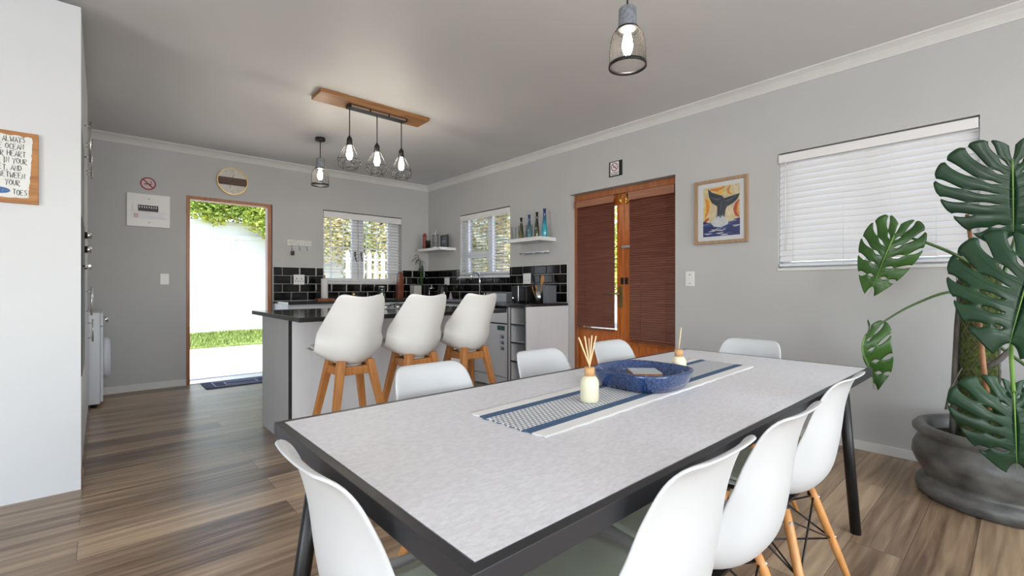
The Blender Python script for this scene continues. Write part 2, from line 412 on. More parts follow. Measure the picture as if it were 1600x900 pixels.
# ------------------------------------------------------------ windows, blinds
def venetian(name, label, axis, c, a0, a1, ztop, zbot, pitch, tilt, depth, mslat, mval, val_h, inward, cordpos, wand=None, rail=True, gap=0.0, proud=0.0, zslat=None):
    """axis 'x': blind runs along x in plane y=c; axis 'y': runs along y in plane x=c. inward = unit into the room"""
    t = thing(name, label, 'blind', (((a0+a1)/2, c, zbot) if axis == 'x' else (c, (a0+a1)/2, zbot)))
    A = Vector((1, 0, 0)) if axis == 'x' else Vector((0, 1, 0)); I = Vector(inward); Z = Vector((0, 0, 1))
    O = Vector((0, c, 0)) if axis == 'x' else Vector((c, 0, 0))
    def P(a, i, z): return O+A*a+I*i+Z*z
    def slab(b, a_0, a_1, i0, i1, z0, z1): b.box(P(a_0, i0, z0), P(a_1, i1, z1))
    v = MB(); slab(v, a0-proud, a1+proud, depth/2+.004, depth/2+.016, ztop-val_h, ztop); slab(v, a0, a1, -depth/2, depth/2+.003, ztop-.04, ztop-.004)
    v.build('valance', mval, t, bevel=.002)
    s = MB(); z = ztop-val_h-.004+pitch*.3; ct, st = math.cos(tilt), math.sin(tilt)
    zb = zslat if zslat else zbot+.035
    while z > zb:
        for k in range(1):
            h = depth/2; th = .0028
            pts = [(-h*ct, -h*st), (-h*.4*ct, -h*.4*st+.0016), (h*.4*ct, h*.4*st+.0016), (h*ct, h*st)]
            r0 = [P(a0+gap, i, z+q) for i, q in pts]+[P(a0+gap, i+th*st*-1, z+q+th*ct) for i, q in pts[::-1]]
            r1 = [p+A*(a1-a0-2*gap) for p in r0]
            s.ring_loft([r0, r1], True, True, False)
        z -= pitch
    s.build('slats', mslat, t)
    r = MB(); slab(r, a0+gap, a1-gap, -depth*.48, depth*.48, zbot, zbot+.02); r.build('bottom_rail', mslat, t, bevel=.003)
    for a in cordpos:
        cb = MB()
        for i in (-depth/2-.002, depth/2+.002): cb.tube([P(a, i*.9, ztop-.03), P(a, i*.9, zbot+.01)], .0011, 5)
        cb.build('ladder_cord', mslat, t)
    if wand:
        a, z1 = wand; q = MB(); q.tube([P(a, depth/2+.02, ztop-val_h+.01), P(a, depth/2+.024, z1)], .0035, 8); q.build('tilt_wand', mslat, t)
    return t

# window 1 (back wall)
f = struct('window_1', (2.8, YB, 1.18))
b = MB(); x0, x1, z0, z1 = W1; y0, y1 = YB+.10, YB+.15
for a, c_ in (((x0, z0), (x0+.05, z1)), ((x1-.05, z0), (x1, z1)), ((x0, z0), (x1, z0+.05)), ((x0, z1-.05), (x1, z1))):
    b.box((a[0], y0, a[1]), (c_[0], y1, c_[1]))
xm = (x0+x1)/2-.06
b.box((xm-.085, y0-.01, z0), (xm-.004, y1, z1)); b.box((xm+.004, y0-.01, z0), (xm+.085, y1, z1))
b.box((x1-.17, y0, z0), (x1-.05, y1, z1))
b.build('window_frame', 'sash', f, bevel=.003)
MB().box((x0+.03, y0+.02, z0+.03), (x1-.03, y0+.025, z1-.03)).build('glass_pane', 'glass', f)
b = MB(); b.box((x0, YB-.012, z0-.022), (x1, y0, z0+.0)); b.build('window_sill', 'sash', f)
for dx in (-.045, .045):
    h = MB(); h.box((xm+dx-.012, y0-.025, 1.56), (xm+dx+.012, y0-.01, 1.60)); h.tube([(xm+dx, y0-.03, 1.60), (xm+dx-.01, y0-.04, 1.55), (xm+dx+.012, y0-.035, 1.47)], .008, 8); h.build('window_handle', 'black', f)
b = MB()
for k in range(6):
    x = x0+.17+k*.17
    b.tube([(x, YB+.17, z0), (x, YB+.17, z1)], .006, 6)
for z in (1.42, 1.66, 1.9): b.tube([(x0, YB+.17, z), (x1, YB+.17, z)], .006, 6)
b.build('burglar_bars', 'sash', f)
venetian('venetian_blind', 'white venetian blind with open slats in the window behind the paper towel roll', 'x', YB+.035, W1[0]+.006, W1[1]-.006, W1[3]-.016, 1.185, .044, math.radians(3), .05, 'slatwhite', 'slatwhite', .085, (0, -1, 0), (W1[0]+.10, W1[0]+.55, W1[1]-.16), zslat=1.30)
# window 2 (right wall above the sink)
f = struct('window_2', (XR, 4.9, 1.255)); x0, x1 = XR+.10, XR+.15
b = MB(); a0, a1, z0, z1 = W2
for p, q in (((a0, z0), (a0+.06, z1)), ((a1-.06, z0), (a1, z1)), ((a0, z0), (a1, z0+.06)), ((a0, z1-.06), (a1, z1)), ((4.83, z0), (4.93, z1)), ((4.93, 1.52), (a1, 1.60))):
    b.box((x0, p[0], p[1]), (x1, q[0], q[1]))
b.build('window_frame', 'sash', f, bevel=.003)
MB().box((x0+.02, a0+.03, z0+.03), (x0+.025, a1-.03, z1-.03)).build('glass_pane', 'glass', f)
b = MB(); b.box((XR-.03, a0-.0, z0-.025), (x0, a1, z0)); b.build('window_sill', 'sash', f)
venetian('venetian_blind', 'white venetian blind with open slats in the window above the sink tap', 'y', XR+.035, W2[0]+.006, W2[1]-.006, W2[3]-.016, W2[2]+.03, .044, math.radians(-8), .05, 'slatwhite', 'slatwhite', .075, (-1, 0, 0), (W2[0]+.12, 4.9, W2[1]-.12), wand=(W2[1]-.05, 1.3), zslat=W2[2]+.06)
# window 3 (right wall beside the plant)
f = struct('window_3', (XR, .73, 1.245)); b = MB(); a0, a1, z0, z1 = W3
for p, q in (((a0, z0), (a0+.05, z1)), ((a1-.05, z0), (a1, z1)), ((a0, z0), (a1, z0+.05)), ((a0, z1-.05), (a1, z1)), ((.70, z0), (.76, z1))):
    b.box((x0, p[0], p[1]), (x1, q[0], q[1]))
b.build('window_frame', 'sash', f, bevel=.003)
MB().box((x0+.02, a0+.03, z0+.03), (x0+.025, a1-.03, z1-.03)).build('glass_pane', 'glass', f)
b = MB(); b.box((XR-.008, a0, z0-.02), (x0, a1, z0)); b.build('window_sill', 'trim', f)
venetian('venetian_blind', 'white venetian blind with closed slats in the wide window behind the big plant', 'y', XR+.032, W3[0]+.006, W3[1]-.006, W3[3]-.014, W3[2]+.012, .043, math.radians(-66), .05, 'slatwhite', 'slatwhite', .062, (-1, 0, 0), (W3[0]+.19, .60, .86, W3[1]-.10), wand=(W3[1]-.055, 1.38), zslat=W3[2]+.035)

# ------------------------------------------------------------ french doors on the right wall
f = struct('door_2', (XR+.09, 2.742, 0)); fx = XR+.09
b = MB(); a0, a1, _, zt = D2
b.box((fx, a0, 0), (fx+.10, a0+.035, zt)); b.box((fx, a1-.05, 0), (fx+.10, a1, zt)); b.box((fx, a0, zt-.06), (fx+.10, a1, zt))
b.build('door_frame', 'framewood', f, bevel=.003)
mid = 2.735
for (p0, p1, nm) in ((a0+.036, mid-.002, 'r'), (mid+.002, a1-.051, 'l')):
    lx0, lx1 = fx+.03, fx+.07; b = MB()
    st = .09
    b.box((lx0, p0, .01), (lx1, p0+(.03 if nm == 'r' else st), zt-.062)); b.box((lx0, p1-(st if nm == 'r' else .045), .01), (lx1, p1, zt-.062))
    b.box((lx0, p0, zt-.17), (lx1, p1, zt-.062)); b.box((lx0, p0, .52), (lx1, p1, .655)); b.box((lx0, p0, .01), (lx1, p1, .16))
    n = 5; q0, q1 = p0+.03, p1-.04
    for k in range(n):
        s0 = q0+(q1-q0)*k/n; s1 = q0+(q1-q0)*(k+1)/n
        b.box((lx0+.012, s0+.002, .15), (lx1-.01, s1-.002, .53))
    leaf = b.build('door_leaf', 'doorwood', f, bevel=.003)
    g = MB(); g.box((lx0+.018, p0+.02, .64), (lx0+.023, p1-.03, zt-.15)); g.build('glass_pane', 'glass', leaf)
# hardware
b = MB(); hy = mid+.045
b.prism([(-.022, -.11), (.022, -.11), (.024, -.08), (.024, .08), (.022, .10), (0, .115), (-.022, .10), (-.024, .08), (-.024, -.08)], (fx+.03, hy, 1.0), (0, 1, 0), (0, 0, 1), (-.006, 0, 0))
b.tube([(fx+.028, hy, 1.035), (fx-.02, hy, 1.035), (fx-.025, hy+.02, 1.035), (fx-.025, hy+.12, 1.04)], .009, 8)
b.cyl((fx+.026, hy, .95), (fx+.015, hy, .95), .012, 12)
b.build('door_handle', 'oldbrass', f)
for yy in (mid+.04, mid-.04):
    b = MB(); b.box((fx+.018, yy-.018, 1.955), (fx+.03, yy+.018, 2.045), .003); b.tube([(fx+.010, yy, 1.94), (fx+.010, yy, 2.05)], .006, 8); b.sphere((fx+.008, yy, 2.05), .009); b.build('door_bolt', 'brass', f)
b = MB(); b.box((fx+.005, mid-.10, 1.495), (fx+.03, mid+.02, 1.525), .004); b.build('door_latch', 'steel', f)
for yy in (mid+.022, mid-.028):
    b = MB(); b.box((fx+.015, yy-.014, 1.13), (fx+.03, yy+.014, 1.20), .004); b.build('roller_catch', 'black', f)
venetian('wooden_blind', 'dark brown wooden blind on the left glazed door with its cords down the middle', 'y', fx-.012, mid+.088, a1-.052, 2.045, .647, .0225, math.radians(-68), .025, 'slatbrown', 'valance', .075, (-1, 0, 0), (mid+.22, a1-.17), zslat=.67)
venetian('wooden_blind', 'dark brown wooden blind on the right glazed door hanging a little lower', 'y', fx-.012, a0+.038, mid-.09, 2.045, .555, .0225, math.radians(-68), .025, 'slatbrown', 'valance', .08, (-1, 0, 0), (a0+.13, mid-.22), zslat=.58)

# ------------------------------------------------------------ outside
MB().box((-14, YB+TW, -.25), (30, 40, -.08)).build('ground_outside', 'sand')['kind'] = 'structure'
MB().box((XR+TW, -12, -.25), (30, YB+TW, -.08)).build('ground_side', 'sand')['kind'] = 'structure'
b = MB(); gy = 14.2
b.box((-8, gy, -.1), (16, gy+.25, 2.75)); b.box((-8, gy-.05, 2.751), (16, gy+.30, 2.85))
for k in range(8):
    x = -6.45+k*2.92; b.box((x, gy-.058, .121), (x+.36, gy-.001, 2.379))
b.box((-8, gy-.06, 2.38), (16, gy-.001, 2.5)); b.box((-8, gy-.06, -.1), (16, gy-.001, .12))
b.build('garden_wall', 'gwhite')['kind'] = 'structure'
def grassfield():
    b = MB(); rnd = random.Random(3)
    b.box((-5, 10.6, -.079), (4.4, gy-.07, -.055))
    for i in range(9000):
        x, y = rnd.uniform(-1, 4.3), 10.6+rnd.random()**.8*3.25
        y += .18*math.sin(x*3); h = rnd.uniform(.03, .09); a = rnd.uniform(0, PI)
        dx, dy = .012*math.cos(a), .012*math.sin(a)
        b._f([b.bm.verts.new((x-dx, y-dy, -.06)), b.bm.verts.new((x+dx, y+dy, -.06)), b.bm.verts.new((x+rnd.uniform(-.03, .03), y+rnd.uniform(-.03, .03), -.06+h))])
    o = b.build('lawn', 'grass'); tag(o, 'strip of green lawn at the foot of the white garden wall', 'grass', kind='stuff')
grassfield()
def tree(name, label, trunk, blobs, n, m, size=.11, seed=1):
    t = thing(name, label, 'tree', trunk[0], 'trees in the garden'); rnd = random.Random(seed)
    b = MB(); b.tube(trunk, [.13, .10, .07][:len(trunk)] if len(trunk) <= 3 else [.13]*len(trunk), 10)
    top = Vector(trunk[-1])
    for (cx, cy, cz, r) in blobs:
        c = Vector((cx, cy, cz)); midp = (top+c)/2+Vector((0, 0, -.15)); b.tube([top, midp, c], [.05, .03, .012], 7)
        for k in range(5):
            d = Vector((rnd.gauss(0, 1), rnd.gauss(0, 1), rnd.gauss(0, .7))).normalized()*r*.8
            b.tube([midp.lerp(c, .6), c+d], [.018, .006], 5)
    b.build('trunk', 'bark', t)
    b = MB(); tot = sum(q[3]**2 for q in blobs)
    for (cx, cy, cz, r) in blobs:
        for i in range(int(n*r*r/tot)):
            d = Vector((rnd.gauss(0, 1), rnd.gauss(0, 1), rnd.gauss(0, .8))).normalized()*r*(rnd.random()**.45)
            p = Vector((cx, cy, cz))+d; u = Vector((rnd.gauss(0, 1), rnd.gauss(0, 1), rnd.gauss(0, .6))).normalized(); v = u.orthogonal().normalized()
            v = (v*math.cos(i)+u.cross(v)*math.sin(i)); s_ = size*rnd.uniform(.6, 1.3); nn = u.cross(v)*s_*.12
            q = [p-u*s_/2, p-v*s_*.28+nn, p+u*s_/2, p+v*s_*.28+nn]
            b._f([b.bm.verts.new(x) for x in q])
    b.build('foliage', m, t)
    return t
tree('garden_tree', 'leafy yellow green tree overhanging the white garden wall outside the open door', [(4.4, 15.1, -.1), (4.3, 15.1, 1.6), (4.1, 15.0, 3.0)],
     [(4.0, 14.2, 3.35, 1.0), (2.9, 14.0, 3.6, .85), (3.55, 13.3, 2.75, .55), (1.6, 14.6, 3.5, .8), (.4, 14.7, 3.7, .9), (5.2, 14.6, 3.6, 1.0), (2.2, 13.9, 3.0, .35), (3.9, 13.2, 2.35, .35), (3.2, 13.6, 3.1, .6), (1.9, 13.8, 3.25, .5), (2.5, 13.9, 3.3, .5)], 24000, 'tree', .11, 4)
tree('garden_tree', 'autumn coloured tree seen through the window behind the paper towel roll', [(6.5, 12.6, -.1), (6.4, 12.6, 1.2), (6.3, 12.5, 2.0)],
     [(5.6, 12.2, 1.6, .8), (6.4, 12.4, 2.4, 1.0), (7.3, 12.6, 2.0, .9), (5.0, 12.6, 2.4, .8), (5.2, 11.6, .9, .7), (6.2, 12.9, 3.3, .9), (7.6, 12.8, 3.0, .8), (4.6, 12.8, 3.1, .7)], 12000, 'tree2', .12, 5)
tree('garden_tree', 'pale green tree seen through the window above the sink tap', [(8.6, 10.6, -.1), (8.6, 10.6, 1.2), (8.6, 10.6, 2.0)],
     [(8.0, 10.4, 1.6, .9), (8.6, 10.0, 2.5, 1.0), (9.4, 9.6, 1.9, 1.0), (8.2, 11.4, 2.3, .9), (8.9, 10.8, 3.3, .9), (9.8, 9.2, 2.9, .8), (7.6, 11.0, .9, .7), (9.2, 9.2, .9, .8)], 12000, 'tree2', .12, 6)
tree('garden_tree', 'shady green tree standing beyond the sink window further to the right', [(10.6, 8.6, -.1), (10.6, 8.6, 1.2), (10.5, 8.5, 2.0)],
     [(10.2, 8.2, 1.6, .9), (10.6, 8.0, 2.6, 1.0), (11.2, 8.6, 2.2, 1.0), (10.6, 9.4, 1.4, .9), (11, 7.4, 1.5, .8)], 7000, 'tree', .12, 8)
# white picket fence seen through the back window
t = thing('picket_fence', 'white picket fence on a low wall outside the window behind the paper towel roll', 'fence', (4.6, 9.9, -.08))
b = MB(); b.box((3.9, 9.9, -.08), (6.4, 10.05, 1.30)); b.build('low_wall', 'gwhite', t)
for k in range(15):
    x = 4.0+k*.165; b = MB(); b.prism([(0, 0), (.085, 0), (.085, .55), (.042, .62), (0, .55)], (x, 9.93, 1.30), (1, 0, 0), (0, 0, 1), (0, .03, 0)); b.build('picket', 'gwhite', t)
b = MB(); b.box((3.95, 9.97, 1.42), (6.4, 10.0, 1.48)); b.box((3.95, 9.97, 1.70), (6.4, 10.0, 1.75)); b.build('rail', 'gwhite', t)
t = thing('gate_post', 'weathered timber gate post outside at the right of the open door', 'post', (2.40, 8.96, -.08))
b = MB(); b.box((2.40, 8.9, -.08), (2.52, 9.02, 1.36)); b.build('post', 'brickg', t, bevel=.006)
b = MB(); b.box((2.37, 8.87, 1.36), (2.55, 9.05, 1.40)); b.build('cap', 'brickg', t, bevel=.006)

# ------------------------------------------------------------ backsplash tiles
def tiles(name, axis, spans):
    """spans: (a0,a1,z0,z1). running bond rows .1065 from z .932"""
    st = MB(); g = .005; rh = .1065; tw = .205
    for (a0, a1, z0, z1) in spans:
        st.mi = 0
        if axis == 'x': st.box((a0, YB-.005, z0), (a1, YB, z1))
        else: st.box((XR-.005, a0, z0), (XR, a1, z1))
        st.mi = 1
        for r in range(4):
            r0, r1 = .932+r*rh+g/2, .932+(r+1)*rh-g/2
            r0, r1 = max(r0, z0+.001), min(r1, z1-.001)
            if r1-r0 < .012: continue
            a = -10*tw+(.5*tw if r % 2 else 0)+(1.61 if axis == 'x' else 3.397)
            while a < a1:
                s0, s1 = max(a+g/2, a0+.002), min(a+tw-g/2, a1-.002)
                if s1-s0 > .012:
                    c = .006; k = min(.010, (r1-r0)/3, (s1-s0)/3)
                    o = [(s0, r0), (s1, r0), (s1, r1), (s0, r1)]; i_ = [(s0+k, r0+k), (s1-k, r0+k), (s1-k, r1-k), (s0+k, r1-k)]
                    P = (lambda q, d: Vector((q[0], YB-.005-d, q[1]))) if axis == 'x' else (lambda q, d: Vector((XR-.005-d, q[0], q[1])))
                    st.ring_loft([[P(q, 0) for q in o], [P(q, .003) for q in o], [P(q, c) for q in i_]], True, True, False)
                a += tw
    return st.build(name, ['grout', 'tile'])
o = tiles('trim_3', 'x', [(1.61, 2.224, .932, 1.362), (2.224, 3.385, .932, 1.155), (3.385, XR-.001, .932, 1.362)]); o['kind'] = 'structure'
o = tiles('trim_4', 'y', [(3.397, 4.354, .932, 1.362), (4.354, 5.437, .932, 1.228), (5.437, YB-.012, .932, 1.362)]); o['kind'] = 'structure'

# ------------------------------------------------------------ kitchen worktops and cupboards
b = MB(); b.prism([(1.605, 5.66), (3.205, 5.66), (3.205, 3.385), (XR-.002, 3.385), (XR-.002, YB-.002), (1.605, YB-.002)], (0, 0, .900), (1, 0, 0), (0, 1, 0), (0, 0, .028))
tag(b.build('kitchen_worktop', 'granite', bevel=.003), 'dark granite worktop running round the kitchen corner under the black tiles', 'worktop')
def handle_v(b, x, y, z0, z1, n):
    n = Vector(n); p, q = Vector((x, y, z0)), Vector((x, y, z1)); o = n*.03
    b.tube([p+o, q+o], .006, 8); b.tube([p+Vector((0, 0, .03)), p+Vector((0, 0, .03))+o], .005, 6); b.tube([q-Vector((0, 0, .03)), q-Vector((0, 0, .03))+o], .005, 6)
def handle_h(b, p, q, n):
    n = Vector(n); p, q = Vector(p), Vector(q); d = (q-p).normalized()*.02; o = n*.03
    b.tube([p+o, q+o], .006, 8); b.tube([p+d, p+d+o], .005, 6); b.tube([q-d, q-d+o], .005, 6)
def base_unit(x0, x1, label, drawer=True):
    t = thing('base_cabinet', label, 'cabinet', ((x0+x1)/2, 5.99, 0), 'base cabinets under the back worktop')
    b = MB(); b.box((x0+.001, 5.715, .10), (x1-.001, YB-.02, .899)); b.box((x0+.001, 5.76, 0), (x1-.001, 5.78, .10)); b.build('carcass', 'melamine', t)
    for (z0, z1, nm) in ((.735, .885, 'drawer'), (.11, .73, 'door')):
        b = MB(); b.box((x0+.003, 5.695, z0), (x1-.003, 5.713, z1)); d = b.build(nm, 'white', t, bevel=.0015)
        h = MB(); zc = (z0+z1)/2 if nm == 'drawer' else z1-.08
        handle_h(h, ((x0+x1)/2-.07, 5.695, zc), ((x0+x1)/2+.07, 5.695, zc), (0, -1, 0)); h.build('handle', 'steel', d)
base_unit(1.63, 2.16, 'white base cabinet at the left end of the back worktop, nearest the open door')
base_unit(2.162, 2.69, 'white base cabinet under the back worktop, second from the open door')
base_unit(2.692, 3.20, 'white base cabinet under the back worktop next to the corner')
b = MB(); b.box((1.610, 5.69, 0), (1.628, YB-.02, .899)); o = b.build('cabinet_end_panel', 'melamine'); tag(o, 'white end panel closing the back run of cabinets beside the open door', 'panel')
# sink cabinet run
t = thing('sink_cabinet', 'white cabinet under the sink on the right wall', 'cabinet', (3.5, 4.9, 0))
b = MB(); b.box((3.245, 4.29, .10), (XR-.02, 5.655, .70)); b.box((3.28, 4.29, 0), (3.30, 5.655, .10)); b.box((3.245, 4.29, .70), (3.26, 5.655, .899)); b.build('carcass', 'melamine', t)
for y0, y1 in ((4.295, 4.74), (4.745, 5.19), (5.195, 5.64)):
    b = MB(); b.box((3.226, y0, .11), (3.244, y1, .885)); d = b.build('door', 'white', t, bevel=.0015)
    h = MB(); handle_v(h, 3.226, y1-.05, .70, .84, (-1, 0, 0)); h.build('handle', 'steel', d)
# sink
t = thing('sink', 'stainless steel inset sink in the worktop below the small window', 'sink', (3.5, 4.85, .90))
b = MB()
def rr(cx, cy, hx, hy, r, z, n=5):
    return [Vector((cx+sx*(hx-r)+r*math.cos(a), cy+sy*(hy-r)+r*math.sin(a), z)) for sx, sy, a0_ in ((1, 1, 0), (-1, 1, PI/2), (-1, -1, PI), (1, -1, 1.5*PI)) for a in [a0_+PI/2*k/n for k in range(n+1)]]
b.ring_loft([rr(3.49, 4.85, .25, .42, .04, .929), rr(3.49, 4.85, .25, .42, .04, .933), rr(3.47, 4.85, .18, .35, .05, .933), rr(3.47, 4.85, .178, .348, .05, .925)], False); b.build('rim', 'steel', t)
b = MB(); b.ring_loft([rr(3.47, 4.85, .178, .348, .05, .931), rr(3.47, 4.85, .165, .33, .05, .9295)], True); b.build('basin', 'grey', t)
t = thing('kitchen_tap', 'chrome gooseneck tap standing behind the sink', 'tap', (3.72, 4.81, .933))
b = MB(); b.cyl((3.72, 4.81, .933), (3.72, 4.81, .985), .022, 20); b.tube([(3.72, 4.81, .98), (3.72, 4.81, 1.18), (3.715, 4.81, 1.25), (3.69, 4.81, 1.29), (3.65, 4.81, 1.30), (3.61, 4.81, 1.285), (3.585, 4.81, 1.25), (3.58, 4.81, 1.20)], .013, 12); b.build('spout', 'chrome', t)
b = MB(); b.tube([(3.72, 4.79, .97), (3.72, 4.74, .99), (3.72, 4.70, 1.02)], .007, 8); b.build('lever', 'chrome', t)
# dishwasher
t = thing('dishwasher', 'white dishwasher with energy sticker between sink cabinet and open shelves', 'dishwasher', (3.5, 3.97, 0))
b = MB(); b.box((3.25, 3.685, .11), (XR-.03, 4.28, .86)); b.box((3.30, 3.69, 0), (3.32, 4.275, .11)); b.build('body', 'washer', t)
b = MB(); b.box((3.228, 3.69, .14), (3.249, 4.275, .70), .003); b.build('door', 'washer', t)
b = MB(); b.box((3.228, 3.69, .715), (3.249, 4.275, .855), .003); cp = b.build('control_panel', 'washer', t)
b = MB(); b.box((3.232, 3.69, .702), (3.248, 4.275, .713)); b.build('grip_gap', 'black', t)
b = MB(); b.box((3.232, 3.69, .02), (3.249, 4.275, .125), .003); b.build('kick_plate', 'washer', t)
b = MB(); b.box((3.2265, 3.735, .635), (3.2279, 3.86, .685)); b.build('green_sticker', mat('sticker_green', (.04, .10, .09), .5), t)
for k in range(3):
    b = MB(); b.box((3.2265, 3.745, .545-k*.062), (3.2279, 3.815, .59-k*.062)); b.mi = 1; b.box((3.2262, 3.752, .552-k*.062), (3.2266, 3.785, .575-k*.062)); b.build('sticker', [mat('sticker_pale', (.42, .45, .52), .5), mat('sticker_ink', (.08, .09, .14), .5)], t)
# open shelf unit + end panel
t = thing('open_shelf_unit', 'narrow open shelf unit with dark edging at the end of the worktop', 'shelf', (3.5, 3.53, 0))
b = MB(); b.box((3.215, 3.385, 0), (XR-.002, 3.403, .899)); b.build('end_panel', 'melamine', t)
b = MB(); b.box((3.215, 3.665, 0), (XR-.03, 3.683, .899)); b.box((3.215, 3.640, 0), (3.235, 3.665, .899)); b.box((3.80, 3.404, .02), (3.815, 3.64, .899)); b.box((3.235, 3.622, 0), (3.80, 3.640, .899)); b.box((3.235, 3.404, 0), (3.80, 3.622, .03)); b.build('carcass', 'melamine', t)
for z in (.32, .515, .705):
    b = MB(); b.box((3.222, 3.404, z), (3.80, 3.621, z+.012)); b.mi = 1; b.box((3.214, 3.404, z-.002), (3.2215, 3.621, z+.014)); b.build('shelf', ['melamine', 'edge'], t)
b = MB()
for y in (3.403, 3.622, 3.666): b.box((3.210, y-.003, 0), (3.2145, y+.006, .899))
b.box((3.210, 3.403, .889), (3.2145, 3.68, .899)); b.build('dark_edging', 'edge', t)

# island
t = thing('kitchen_island', 'white kitchen island cabinet with one end toned darker for shade behind the three bar stools', 'island', (1.73, 3.74, 0))
b = MB(); b.box((.985, 3.41, 0), (2.487, 4.08, .884)); b.build('carcass', 'melamine', t)
b = MB(); b.box((.965, 3.408, 0), (.984, 4.09, .884)); b.mi = 1; b.box((.9635, 3.390, 0), (.9845, 3.3975, .884)); b.mi = 0; b.box((.965, 3.3976, 0), (.984, 3.408, .884)); b.build('side_panel', ['shadedside', 'edge'], t)
b = MB(); b.box((2.488, 3.39, 0), (2.507, 4.09, .884)); b.build('side_panel', 'melamine', t)
b = MB(); b.box((.985, 3.391, 0), (2.487, 3.409, .884)); b.build('front_panel', 'litfront', t)
for k in range(3):
    x0 = .99+k*.499; b = MB(); b.box((x0, 4.081, .1), (x0+.495, 4.098, .87)); d = b.build('door', 'white', t); h = MB(); handle_v(h, x0+.44, 4.098, .7, .84, (0, 1, 0)); h.build('handle', 'steel', d)
b = MB(); b.box((.90, 2.955, .885), (2.575, 4.14, .915)); tag(b.build('island_worktop', 'granite', bevel=.003), 'dark polished granite slab on the island overhanging towards the bar stools', 'worktop')
t = thing('gas_hob', 'steel gas hob with black pan supports set in the island worktop', 'hob', (1.95, 3.80, .9155))
b = MB(); b.box((1.66, 3.56, .9155), (2.24, 4.05, .922), .003); b.build('plate', 'steel', t)
for cx in (1.81, 2.09):
    for cy in (3.69, 3.92):
        b = MB(); b.lathe([(.0001, .0), (.04, .0), (.04, .010), (.028, .014), (.0001, .014)], (cx, cy, .922), 20); b.build('burner', 'black', t)
        b = MB()
        for a in range(4):
            dx, dy = math.cos(a*PI/2), math.sin(a*PI/2)
            b.tube([(cx+dx*.025, cy+dy*.025, .945), (cx+dx*.10, cy+dy*.10, .945), (cx+dx*.10, cy+dy*.10, .922)], .004, 6)
        b.tube([(cx+.07*math.cos(a_*PI/8), cy+.07*math.sin(a_*PI/8), .943) for a_ in range(17)], .003, 6); b.build('pan_support', 'blackmetal', t)
for k in range(4):
    b = MB(); b.cyl((1.78+k*.11, 3.585, .922), (1.78+k*.11, 3.585, .945), .016, 16); b.build('knob', 'chrome', t)

# tall cupboards at the left
t = thing('tall_cupboard', 'tall white cupboard with a plain side panel holding the wooden quote board', 'cupboard', (-.38, 3.6, 0))
b = MB(); b.box((-2.2, 3.437, 0), (-.082, 3.455, 2.625)); b.build('side_panel', 'white', t)
b = MB(); b.box((-.69, 3.456, .0), (-.10, 5.0, 2.62)); b.build('carcass', 'melamine', t)
for (y0, y1, z0, z1, m_, nm) in ((3.46, 4.06, .10, .60, 'white', 'door'), (3.46, 4.06, 1.50, 1.98, 'grey', 'panel'), (3.46, 4.06, 2.0, 2.61, 'white', 'door'), (4.07, 4.53, .10, 1.60, 'white', 'door'), (4.07, 4.53, 1.61, 2.61, 'white', 'door'), (4.54, 4.995, .10, 1.60, 'white', 'door'), (4.54, 4.995, 1.61, 2.61, 'white', 'door')):
    b = MB(); b.box((-.099, y0, z0), (-.081, y1, z1)); d = b.build(nm, m_, t, bevel=.0015)
    if nm == 'door' and z1 > 2:
        h = MB(); handle_v(h, -.081, y0+.06 if y0 > 4.5 else y1-.06, 1.90, 2.16, (1, 0, 0)); h.build('handle', 'steel', d)
    elif nm == 'door' and z1 > 1:
        h = MB(); handle_v(h, -.081, y1-.06, .9, 1.1, (1, 0, 0)); h.build('handle', 'steel', d)
t = thing('built_in_oven', 'black built in oven in the tall cupboard with steel knobs', 'oven', (-.09, 3.76, .61))
b = MB(); b.box((-.099, 3.462, .61), (-.078, 4.058, 1.49), .003); b.build('oven_front', 'black', t)
for z in (1.34, 1.43):
    b = MB(); b.cyl((-.078, 3.98, z), (-.045, 3.98, z), .022, 16); b.build('knob', 'chrome', t)
b = MB(); handle_h(b, (-.078, 3.50, 1.22), (-.078, 4.02, 1.22), (1, 0, 0)); b.build('handle', 'steel', t)
t = thing('low_cupboard', 'white low cupboard with a steel bar handle beside the washing machine', 'cupboard', (-.4, 5.3, 0))
b = MB(); b.box((-.69, 5.003, .08), (-.10, 5.64, .86)); b.box((-.66, 5.003, 0), (-.13, 5.64, .08)); b.build('carcass', 'melamine', t)
b = MB(); b.box((-.099, 5.006, .09), (-.081, 5.637, .855)); d = b.build('door', 'white', t, bevel=.0015)
h = MB(); handle_v(h, -.081, 5.08, .66, .84, (1, 0, 0)); h.build('handle', 'steel', d)
t = thing('washing_machine', 'white front loading washing machine standing in the corner against the back wall', 'washing machine', (-.28, 5.96, 0))
b = MB(); b.box((-.60, 5.66, .03), (-.005, 6.27, .87), .012); b.build('body', 'washer', t)
b = MB(); b.box((-.005, 5.665, .05), (.014, 6.265, .74), .006); b.box((-.005, 5.665, .745), (.014, 6.265, .865), .006); b.build('front_panel', 'washer', t)
b = MB(); c_ = (.014, 5.965, .42)
ringp = [(.001, .20), (.02, .20), (.05, .18), (.055, .15), (.045, .13)]
b.ring_loft([[Vector((c_[0]+d_, c_[1]+r_*math.cos(2*PI*k/28), c_[2]+r_*math.sin(2*PI*k/28))) for k in range(28)] for d_, r_ in ringp], True); b.build('porthole_door', 'washer', t)
b = MB(); b.cyl((.014, 5.76, .80), (.05, 5.76, .80), .028, 20); b.build('dial', 'chrome', t)
for (px, py) in ((-.05, 5.70), (-.05, 6.22), (-.55, 5.70), (-.55, 6.22)):
    b = MB(); b.cyl((px, py, 0), (px, py, .032), .022, 12); b.build('foot', 'black', t)

